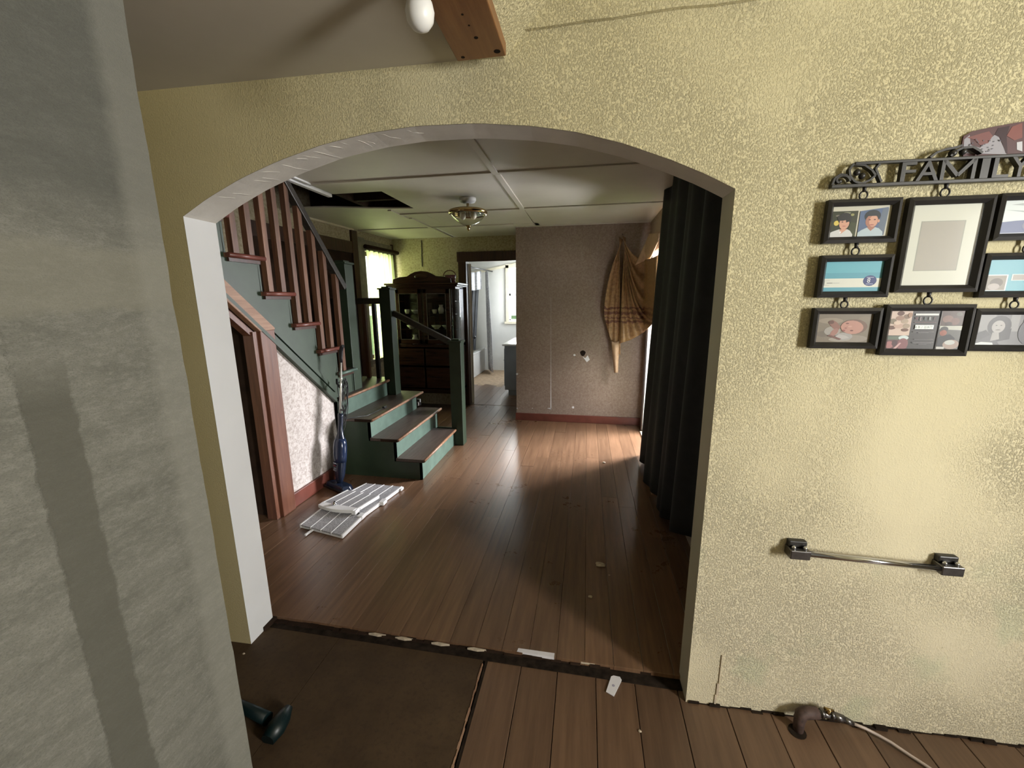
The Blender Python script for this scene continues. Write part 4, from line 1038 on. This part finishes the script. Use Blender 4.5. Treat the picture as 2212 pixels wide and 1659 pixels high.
def crumb(px, py, r, z, label):
    c = at(px, py, 2, z); b = MB(); rg = random.Random(px)
    b.ball((c.x, c.y, z+r*.3), (r, r*.75, r*.35), 5)
    for v in b.v: v += Vector((rg.uniform(-1, 1), rg.uniform(-1, 1), rg.uniform(-.5, .5)))*r*.14
    for i in range(len(b.sm)): b.sm[i] = False
    tag(build('plaster_crumb', b, mt['plaster']), label, 'debris', 'plaster crumbs on the floors')
crumb(1297, 1222, .030, 0, 'largest plaster crumb, on the dark hall floor')
crumb(1275, 1290, .013, 0, 'small plaster crumb on the dark hall floor nearer the arch')
crumb(1382, 1580, .007, ZN, 'tiny plaster crumb on the front floorboards')
crumb(1316, 1243, .006, 0, 'tiny plaster chip beside the largest crumb')
crumb(1305, 1000, .016, 0, 'pale plaster crumb on the sunlit edge of the hall floor')
crumb(527, 1413, .007, ZN, 'tiny pale chip on the linoleum beside the left jamb')
# dark teal tool poking out from behind the grey partition
gc = at(588, 1555, 2, ZN+.03)
t_ = thing('hand_brush', (gc.x, gc.y, ZN), 'dark teal plastic hand tool on the linoleum behind the grey wall', 'tool')
hx = at(520, 1525, 2, ZN+.03)
build('handle', MB().tube([hx+Vector((-.10, .02, .0)), hx, gc+Vector((-.02, .0, .0))], [.020, .020, .024], 10), mt['teal'], t_)
e0, e1 = at(622, 1535, 2, ZN+.03), at(578, 1600, 2, ZN+.02)
hm = MB().tube([e0+Vector((.0, .01, .01)), e0*.75+e1*.25, e0*.4+e1*.6, e1], [.014, .030, .036, .026], 12)
build('head', hm, mt['teal'], t_)

# ------------------------------------------------------------------ gas pipe and hose at the foot of the wall
pS = at(1722, 1574, 2, ZN+.0)
t_ = thing('gas_pipe', (pS.x, pS.y, ZN), 'rusty pipe elbow with a brass valve and hose along the wall foot', 'pipe')
g0 = W(.395, .060, ZN-.02); g1 = W(.400, .050, .015); g2 = W(.425, .035, .036); g3 = W(.47, .033, .040)
build('elbow', MB().tube([g0, g1, W(.408, .042, .032), g2, g3], [.017, .019, .022, .023, .020], 14), mt['rust'], t_)
build('floor_hole', MB().lathe([(.03, 0), (.03, .0012)], (pS.x-.005, pS.y-.012, ZN+.0005), 16), mt['dark'], t_)
build('pipe', MB().tube([W(.465, .033, .040), W(.525, .034, .038)], .0125, 14).tube([W(.478, .033, .04), W(.490, .033, .04)], .0165, 6).tube([W(.512, .034, .04), W(.524, .034, .04)], .016, 6), mt['steel'], t_)
vl_ = build('valve', MB().tube([W(.503, .034, .045), W(.503, .036, .064)], [.010, .008], 10).tube([W(.488, .036, .066), W(.520, .036, .062)], [.007, .0055], 8), mt['brass'], t_)
build('coupling', MB().tube([W(.522, .034, .038), W(.560, .036, .030)], [.015, .014], 6).tube([W(.558, .036, .030), W(.590, .040, .020)], [.013, .009], 12), mt['steel'], t_)
hp = [W(.585, .040, .022)]+[at(x, y, 2, ZN+z) for x, y, z in ((1870, 1574, .026), (1895, 1587, .018), (1925, 1604, .012), (1960, 1628, .008), (2000, 1654, .008), (2060, 1695, .008), (2150, 1760, .008))]
build('hose', MB().tube(hp, .0056, 10), mt['hose'], t_)

# ------------------------------------------------------------------ towel bar
t_ = thing('towel_bar', W(.55, 0, .70), 'chrome towel bar with square brackets low on the yellow wall', 'towel bar')
for s0, zc in ((.287, .722), (.760, .706)):
    b = MB().wbox(s0, s0+.066, 0, .046, zc-.030, zc+.004); br = build('bracket', b, mt['steel'], t_, bevel=.003)
    b = MB().wbox(s0+.003, s0+.063, 0, .022, zc+.004, zc+.028); build('wall_plate', b, mt['iron'], br, bevel=.004)
    for ds in (.016, .052): build('screw', MB().ball(W(s0+ds, .030, zc+.008), .0075, 6), mt['chrome'], br)
build('bar', MB().tube([W(.350, .034, .712), W(.764, .034, .696)], .0105, 14), mt['chrome'], t_)

# ------------------------------------------------------------------ family frames
class PR:
    """flat print: coloured shapes in 0..1 picture coordinates laid on the paper"""
    def __init__(self, s0, s1, z0, z1, o): self.r = (s0, s1, z0, z1); self.o = o; self.mb = MB(); self.mats = []; self.k = 0
    def P(self, x, y):
        s0, s1, z0, z1 = self.r; x = min(1, max(0, x)); y = min(1, max(0, y)); return W(s0+(s1-s0)*x, self.o+.00008*self.k, z0+(z1-z0)*y)
    def mi(self, c):
        m_ = flat(srgb(*c))
        if m_ not in self.mats: self.mats.append(m_)
        return self.mats.index(m_)
    def poly(self, pts, c):
        self.k += 1; self.mb.add([self.P(*p) for p in pts], [tuple(range(len(pts)))], self.mi(c)); return self
    def rect(self, x0, y0, x1, y1, c): return self.poly([(x0, y0), (x1, y0), (x1, y1), (x0, y1)], c)
    def ell(self, x, y, a, b, c, rot=0):
        q = []
        for i in range(16):
            t = 2*PI*i/16; u, v = a*math.cos(t), b*math.sin(t); q.append((x+u*math.cos(rot)-v*math.sin(rot), y+u*math.sin(rot)+v*math.cos(rot)))
        return self.poly(q, c)
    def text(self, s, x, y, h, c, sx_=1.0):
        self.k += 1; s0, s1, z0, z1 = self.r
        tm = text_mesh(s, h*(z1-z0), lambda X, Y, Z: W(s0+(s1-s0)*x+X, self.o+.00012*self.k, z0+(z1-z0)*y+Y), 0, sx_)
        self.mb.add(tm.v, tm.f, self.mi(c)); return self
def frame(s0, s1, z0, z1, label, hooks, wd=.019, dp=.030, group='black frames hanging under the family sign'):
    t2 = thing('picture_frame', W((s0+s1)/2, 0, z0), label, 'picture frame', group)
    m_ = MB()
    o_ = [(s0, z0), (s1, z0), (s1, z1), (s0, z1)]; i_ = [(s0+wd, z0+wd), (s1-wd, z0+wd), (s1-wd, z1-wd), (s0+wd, z1-wd)]
    hh = wd*.5
    mm = [(s0+hh, z0+hh), (s1-hh, z0+hh), (s1-hh, z1-hh), (s0+hh, z1-hh)]
    rings = [[W(s, 0.008, z) for s, z in o_], [W(s, dp-.004, z) for s, z in o_], [W(s, dp, z) for s, z in mm], [W(s, dp-.010, z) for s, z in i_], [W(s, .010, z) for s, z in i_]]
    vs = [p for r in rings for p in r]
    fs = [(k*4+i, k*4+(i+1) % 4, (k+1)*4+(i+1) % 4, (k+1)*4+i) for k in range(4) for i in range(4)]
    m_.add(vs, fs); build('moulding', m_, mt['black'], t2)
    build('backing', MB().wbox(s0+.004, s1-.004, .008, .014, z0+.004, z1-.004), mt['soil'], t2)
    for hs, hz0, hz1 in hooks:
        b = MB(); c = W(hs, .016, (hz0+hz1)/2); r = (hz1-hz0)*.28
        b.tube([W(hs+r*math.sin(a)*.9, .016+.002*math.sin(a), hz0+.002+r+r*math.cos(a)*1.1) for a in [2*PI*i/14 for i in range(15)]], .0024, 6)
        b.tube([W(hs, .016, hz0+2.05*r), W(hs, .016, hz1)], [.0045, .006], 8)
        build('hook', b, mt['iron'], t2)
    pr = PR(s0+wd*.9, s1-wd*.9, z0+wd*.9, z1-wd*.9, .0145)
    return t2, pr
def done(t2, pr, label=None):
    build('photo', pr.mb, pr.mats, t2)
    s0, s1, z0, z1 = pr.r
    build('glass', MB().add([W(s0, .0185, z0), W(s1, .0185, z0), W(s1, .0185, z1), W(s0, .0185, z1)], [(0, 1, 2, 3)]), mt['frameglass'], t2)
SK = (196, 150, 128); SKD = (160, 112, 95); HAIR = (38, 36, 34)
# top left: two boys
t2, p = frame(.261, .460, 1.765, 1.891, 'frame with two school portraits side by side, top left of the group', [(.358, 1.889, 1.928)])
p.rect(0, 0, 1, 1, (190, 188, 172)).rect(0, 0, .45, .84, (46, 50, 28)).ell(.11, .47, .045, .08, (205, 185, 90)).ell(.36, .72, .03, .04, (140, 140, 90)).ell(.12, .70, .04, .03, (110, 105, 95)).ell(.27, .78, .06, .03, (120, 122, 100))
p.poly([(.30, .10), (.44, .05), (.44, .45), (.34, .5)], (58, 64, 34))
p.ell(.24, .60, .115, .19, HAIR).ell(.24, .45, .085, .19, SK).ell(.20, .64, .09, .10, (34, 34, 32)).ell(.30, .60, .05, .10, (34, 34, 32)).ell(.205, .50, .014, .015, (60, 45, 42)).ell(.275, .50, .014, .015, (60, 45, 42)).ell(.24, .37, .03, .012, (165, 100, 95))
p.poly([(.0, 0), (.40, 0), (.40, .10), (.35, .22), (.30, .27), (.16, .27), (.05, .20), (.0, .14)], (196, 197, 196)).poly([(.17, .27), (.30, .27), (.20, .12)], SK).poly([(.165, .20), (.21, .20), (.19, .12)], (222, 222, 225))
p.poly([(.48, 0), (.90, 0), (.93, .92), (.48, .82)], (82, 100, 132)).poly([(.80, .05), (.92, .05), (.94, .9), (.84, .88)], (96, 108, 124))
p.ell(.69, .66, .135, .19, (40, 46, 50)).ell(.69, .50, .105, .21, SKD).ell(.715, .50, .07, .18, SK).poly([(.58, .66), (.79, .66), (.80, .76), (.69, .80), (.58, .76)], (40, 46, 50)).ell(.65, .545, .018, .016, (70, 48, 46)).ell(.735, .545, .018, .016, (70, 48, 46)).ell(.695, .385, .04, .014, (150, 85, 84)).ell(.80, .5, .018, .05, SK)
p.poly([(.48, .0), (.90, .0), (.89, .16), (.82, .27), (.75, .31), (.62, .30), (.53, .22), (.48, .15)], (168, 184, 192)).poly([(.62, .31), (.76, .31), (.69, .19)], SKD)
done(t2, p)
# big empty frame
t2, p = frame(.478, .700, 1.616, 1.889, 'largest frame, empty white mat around bare grey backing', [(.572, 1.887, 1.928)], .021)
p.rect(0, 0, 1, 1, (196, 198, 186)).rect(.16, .19, .79, .80, (148, 150, 140)).rect(.175, .20, .775, .79, (158, 154, 144))
done(t2, p)
# teal card with 8
t2, p = frame(.264, .464, 1.602, 1.730, 'frame with a teal card and white band marked 8, left of the group', [(.360, 1.728, 1.766)])
p.rect(0, 0, 1, 1, (88, 152, 170)).rect(.0, .62, 1, 1, (98, 166, 182)).rect(0, .15, 1, .44, (206, 208, 198)).ell(.80, .36, .115, .17, (52, 62, 112))
p.text('8', .755, .30, .21, (226, 228, 232), 1.0).rect(.74, .46, .86, .475, (190, 195, 215)).rect(.74, .245, .86, .262, (190, 195, 215))
p.rect(.03, .37, .12, .378, (150, 150, 150)).rect(.03, .22, .12, .228, (150, 150, 150)).rect(.03, .22, .035, .378, (150, 150, 150)).rect(.07, .287, .17, .305, (110, 112, 112)).rect(.18, .287, .29, .302, (170, 172, 170))
done(t2, p)
# sleeping baby
t2, p = frame(.264, .459, 1.442, 1.570, 'frame with a photo of a baby lying on grey fur, bottom left of the group', [(.352, 1.568, 1.604)])
p.rect(0, 0, 1, 1, (122, 113, 100)).ell(.25, .75, .22, .10, (140, 130, 116)).ell(.7, .15, .25, .12, (138, 130, 120)).ell(.15, .3, .14, .10, (110, 102, 92)).ell(.85, .8, .12, .10, (128, 118, 104)).ell(.45, .12, .2, .08, (150, 143, 134))
p.ell(.30, .40, .15, .16, (150, 146, 140)).ell(.52, .22, .16, .13, (152, 150, 148)).poly([(.20, .70), (.28, .78), (.36, .70), (.44, .55), (.40, .40), (.30, .50)], (134, 98, 88)).ell(.34, .36, .06, .14, (150, 112, 104), -.3).ell(.26, .70, .05, .06, (96, 70, 62))
p.ell(.68, .55, .235, .25, (110, 88, 78), .35).ell(.645, .53, .20, .235, (172, 130, 118), .35).ell(.55, .66, .03, .022, (110, 74, 70)).ell(.645, .42, .03, .022, (104, 68, 64)).ell(.535, .50, .022, .03, (150, 104, 96)).ell(.50, .42, .03, .03, (138, 84, 80)).ell(.60, .56, .04, .03, (186, 146, 132))
p.poly([(.42, .30), (.55, .25), (.62, .18), (.50, .12), (.36, .22)], (168, 164, 164)).poly([(.22, .24), (.45, .10), (.48, .14), (.26, .28)], (112, 80, 74))
done(t2, p)
# merry & bright collage
t2, p = frame(.468, .708, 1.422, 1.580, 'holiday card collage reading MERRY BRIGHT in the bottom middle frame', [(.582, 1.578, 1.618)], .020)
p.rect(0, 0, 1, 1, (58, 56, 58))
p.rect(.0, .36, .31, 1, (192, 172, 160))
for x, y, a, b, c in ((.15, .92, .05, .06, (90, 58, 48)), (.24, .84, .05, .06, (120, 100, 84)), (.06, .72, .05, .07, (118, 108, 90)), (.15, .80, .06, .06, (140, 112, 98)), (.22, .72, .05, .06, (158, 142, 124)), (.05, .56, .06, .05, (92, 62, 48)), (.15, .60, .07, .06, (176, 150, 136)), (.25, .60, .05, .06, (150, 134, 116)), (.24, .50, .05, .04, (96, 64, 48)), (.12, .68, .05, .05, (196, 176, 160)), (.28, .88, .03, .06, (150, 120, 100))): p.ell(x, y, a, b, c)
p.rect(0, .02, .31, .345, (90, 62, 64)).poly([(.0, .25), (.22, .25), (.31, .345), (.0, .345)], (92, 104, 92)).ell(.24, .30, .07, .06, (186, 200, 202)).ell(.24, .14, .075, .15, (122, 78, 82)).ell(.06, .12, .06, .09, (150, 100, 100)).ell(.13, .16, .04, .08, (70, 44, 48)).poly([(.12, .02), (.20, .18), (.22, .16), (.16, .02)], (186, 150, 150))
p.rect(.345, .87, .655, .915, (214, 216, 216))
for i, (chv, c) in enumerate((('M', (104, 44, 52)), ('E', (178, 160, 164)), ('R', (84, 104, 100)), ('R', (190, 200, 200)), ('Y', (96, 46, 52)))): p.text(chv, .352+.061*i, .745, .125, c, .55)
p.rect(.35, .69, .64, .70, (120, 90, 94)).rect(.365, .525, .615, .63, (222, 228, 228))
for i, chv in enumerate('BRIGHT'): p.text(chv, .374+.0405*i, .545, .085, (90, 112, 106), .62)
for y, a, b in ((.45, .35, .63), (.43, .42, .56), (.26, .38, .64), (.185, .36, .65), (.165, .37, .62), (.135, .45, .56)): p.rect(a, y, b, y+.010, (120, 118, 122))
p.rect(.685, .02, .692, .98, (130, 126, 126)).rect(.692, .62, 1, .98, (70, 50, 46)).ell(.78, .78, .07, .09, (112, 82, 74)).ell(.88, .72, .06, .09, (98, 66, 60)).ell(.92, .90, .04, .05, (90, 86, 80)).ell(.80, .66, .05, .05, (48, 34, 32))
p.rect(.692, .02, 1, .61, (62, 62, 58)).poly([(.692, .52), (1, .50), (1, .61), (.692, .61)], (168, 170, 162)).ell(.755, .52, .055, .075, (30, 30, 34)).ell(.752, .43, .048, .075, (168, 112, 100)).poly([(.692, .10), (.90, .06), (.92, .30), (.84, .40), (.72, .34), (.692, .30)], (44, 46, 52)).ell(.88, .14, .11, .12, (150, 134, 126)).ell(.86, .19, .07, .06, (176, 180, 178)).rect(.692, .02, .80, .08, (176, 176, 174))
done(t2, p)
# right column, cut by the picture edge
t2, p = frame(.711, .911, 1.762, 1.891, 'frame with a white sky over navy hills, top right of the group', [(.812, 1.889, 1.928)])
p.rect(0, 0, 1, 1, (196, 206, 206)).poly([(0, 0), (1, 0), (1, .28), (.8, .34), (.5, .42), (.25, .40), (0, .36)], (74, 86, 128)).poly([(0, 0), (1, 0), (1, .06), (0, .05)], (150, 156, 176)).poly([(.05, .72), (.4, .62), (.9, .64), (.9, .68), (.4, .67)], (150, 162, 166)).poly([(.12, .86), (.5, .80), (.95, .84), (.6, .88), (.3, .90)], (160, 168, 170)).ell(.4, .25, .05, .10, (104, 112, 140))
done(t2, p)
t2, p = frame(.706, .911, 1.599, 1.727, 'frame with a teal page of small snapshots, right of the group', [(.812, 1.725, 1.764)])
p.rect(0, 0, 1, 1, (92, 160, 178)).rect(.02, .03, .34, .53, (206, 214, 212)).rect(.035, .05, .32, .50, (128, 122, 112)).ell(.18, .28, .10, .14, (84, 76, 68)).ell(.15, .16, .09, .10, (158, 150, 146)).rect(.39, .34, .66, .54, (192, 204, 206)).rect(.41, .36, .64, .52, (150, 146, 142)).ell(.68, .72, .06, .2, (58, 84, 72)).rect(.66, .03, .95, .5, (62, 62, 66)).ell(.8, .36, .08, .12, (150, 118, 104))
done(t2, p)
t2, p = frame(.711, .911, 1.438, 1.567, 'frame with a grey photo of a dark-haired woman, bottom right of the group', [(.812, 1.565, 1.602)])
p.rect(0, 0, 1, 1, (104, 104, 108)).rect(0, .45, .28, 1, (124, 124, 126)).rect(.52, .45, .66, 1, (132, 132, 134)).ell(.36, .62, .19, .33, (48, 48, 54)).poly([(.30, .10), (.56, .20), (.56, .55), (.42, .5)], (44, 44, 50)).poly([(0, .10), (.22, .42), (.30, .30), (.42, .02), (0, .02)], (70, 70, 76)).poly([(.0, .36), (.16, .5), (.24, .34), (.1, .18), (0, .2)], (52, 52, 58)).ell(.345, .60, .105, .20, (150, 148, 148)).poly([(.27, .42), (.37, .42), (.40, .20), (.26, .14)], (142, 140, 140)).ell(.31, .64, .016, .014, (56, 56, 60)).ell(.385, .64, .016, .014, (56, 56, 60)).ell(.345, .50, .04, .016, (92, 86, 88)).poly([(.0, .02), (.32, .02), (.30, .09), (.12, .11), (.02, .06)], (190, 196, 196)).ell(.85, .45, .18, .42, (78, 78, 86)).ell(.82, .80, .1, .16, (92, 92, 98))
done(t2, p)

# the iron FAMILY sign the frames hang from
sg = thing('family_sign', W(.585, 0, 1.926), 'black openwork iron sign reading FAMILY above the hanging frames', 'sign')
def wz(px, py, o=.020):
    d = (px-1106)/FPX*RT-(py-829.5)/FPX*UP+FW; t = ((WO-o*WN-CAM).dot(WN))/d.dot(WN); p_ = CAM+t*d; return ((p_-WO).dot(WE), p_.z)
build('bottom_rail', MB().wbox(.262, .912, .010, .026, 1.924, 1.934), mt['iron'], sg, bevel=.002)
build('top_rail', MB().wbox(.318, .856, .010, .026, 1.986, 1.994), mt['iron'], sg, bevel=.002)
def strap(pts, wd=.0055, o0=.010, o1=.024):
    m_ = MB(); n2 = len(pts)
    for (a, b) in zip(pts, pts[1:]):
        m_.beam(W(a[0], (o0+o1)/2, a[1]), W(b[0], (o0+o1)/2, b[1]), wd, o1-o0, tuple(WN))
    return m_
def arc(cx_, cz_, r0, r1, a0, a1, n2=14, ry=1.0): return [(cx_+(r0+(r1-r0)*i/n2)*math.cos(a0+(a1-a0)*i/n2), cz_+ry*(r0+(r1-r0)*i/n2)*math.sin(a0+(a1-a0)*i/n2)) for i in range(n2+1)]
def mir(pts): return [(1.172-s, z) for s, z in pts]
curl1 = arc(.288, 1.944, .008, .024, PI*1.3, -.1, 16, .8)
curl2 = [(.316, 1.990), (.306, 1.974), (.310, 1.956), (.325, 1.940), (.345, 1.934)]
leaf = [(.318, 1.988), (.345, 1.984), (.366, 1.970), (.378, 1.955), (.365, 1.942), (.345, 1.934)]
leaf2 = [(.385, 1.986), (.376, 1.972), (.384, 1.958), (.396, 1.936)]
curl3 = [(.302, 1.958), (.285, 1.962), (.270, 1.952), (.264, 1.930)]
for f_ in (lambda p_: p_, mir):
    for c in (curl1, curl2, leaf, leaf2, curl3): build('scroll', strap(f_(c)), mt['iron'], sg)
    for s, z, r in ((.330, 1.966, .009), (.345, 1.956, .009), (.286, 1.943, .007)):
        q_ = f_([(s, z)])[0]; build('scroll_ball', MB().ball(W(q_[0], .017, q_[1]), r, 7), mt['iron'], sg)
xs_px = [(1943, 'F'), (1976, 'A'), (2027, 'M'), (2106, 'I'), (2139, 'L'), (2176, 'Y')]
edges = [wz(px, 375)[0] for px, c in xs_px]+[wz(2222, 365)[0]]
for (px, chv), s, s1 in zip(xs_px, edges, edges[1:]):
    if chv == 'M':
        a_, b_, m_ = s+.007, s1-.008, (s+s1)/2
        build('letter', strap([(a_, 1.933), (a_, 1.988), (m_, 1.944), (b_, 1.988), (b_, 1.933)], .0095, .011, .025), mt['iron'], sg); continue
    tm = text_mesh(chv, .075, lambda X, Y, Z: W(X, .018+Z, 1.934+Y), .007, 1, .0006)
    smin = min((v-WO).dot(WE) for v in tm.v); smax = max((v-WO).dot(WE) for v in tm.v); wd_ = (s1-s)*(.52 if chv == 'I' else .95); s += (s1-s-wd_)/2; k_ = wd_/(smax-smin)
    for v in tm.v: v += WE*((s+((v-WO).dot(WE)-smin)*k_)-(v-WO).dot(WE))
    build('letter', tm, mt['iron'], sg)
ar = [wz(px, py) for px, py in ((2008, 341), (2022, 330), (2042, 323), (2065, 319), (2078, 314))]
build('scroll', strap(ar, .006), mt['iron'], sg)
ar2 = [wz(px, py) for px, py in ((2052, 338), (2062, 328), (2078, 320), (2100, 318), (2114, 326), (2120, 331))]
build('scroll', strap(ar2, .006), mt['iron'], sg)
q_ = wz(2060, 330); build('scroll_ball', MB().ball(W(q_[0], .017, q_[1]), .010, 7), mt['iron'], sg)
q_ = wz(2082, 327); build('scroll_ball', MB().ball(W(q_[0], .017, q_[1]), .009, 7), mt['iron'], sg)
# curved photograph tucked above the sign at the right edge
t2 = thing('photo_print', W(.72, 0, 2.0), 'dark reddish unframed photo tucked behind the family sign at the right', 'photo')
oq = [wz(px, py, .012) for px, py in ((2085, 334), (2082, 312), (2086, 292), (2104, 282), (2150, 272), (2212, 261))]
c0 = oq[-1]
outl = oq+[(c0[0]+.10, c0[1]+.004), (c0[0]+.15, c0[1]-.02), (c0[0]+.155, 1.99), (oq[0][0], 1.99)]
build('paper', MB().prism([W(s, .002, z) for s, z in outl], -WN*.004), flat(srgb(86, 60, 62)), t2)
pr = PR(.55, .90, 1.985, 2.10, .0063)
def pz(px, py): s, z = wz(px, py, .011); return ((s-.55)/.35, (z-1.985)/.115)
def ppx(pts, c): pr.poly([pz(*q) for q in pts], c)
ppx([(2084, 330), (2086, 300), (2098, 290), (2100, 312), (2120, 318), (2140, 300), (2152, 290), (2160, 292), (2178, 332)], (150, 148, 156))
ppx([(2092, 296), (2125, 286), (2140, 282), (2148, 292), (2138, 308), (2120, 312), (2108, 300)], (118, 76, 74))
ppx([(2152, 290), (2160, 275), (2185, 270), (2178, 292), (2180, 330), (2176, 330), (2164, 296)], (52, 28, 34))
ppx([(2178, 292), (2190, 272), (2212, 264), (2212, 296), (2195, 302)], (124, 74, 68))
ppx([(2200, 306), (2212, 304), (2212, 326), (2200, 322)], (190, 190, 196))
rg = random.Random(9)
for i in range(26):
    x, y = rg.uniform(2096, 2170), rg.uniform(300, 328)
    a, b = pz(x, y); pr.ell(a, b, .006, .012, (92, 90, 100))
build('photo', pr.mb, pr.mats, t2)

# ------------------------------------------------------------------ outside
tag(build('ground', MB().box(-40, 40, -40, 60, -.75, -.6), mt['lawn']), 'green lawn outside the house', 'ground', kind='structure')
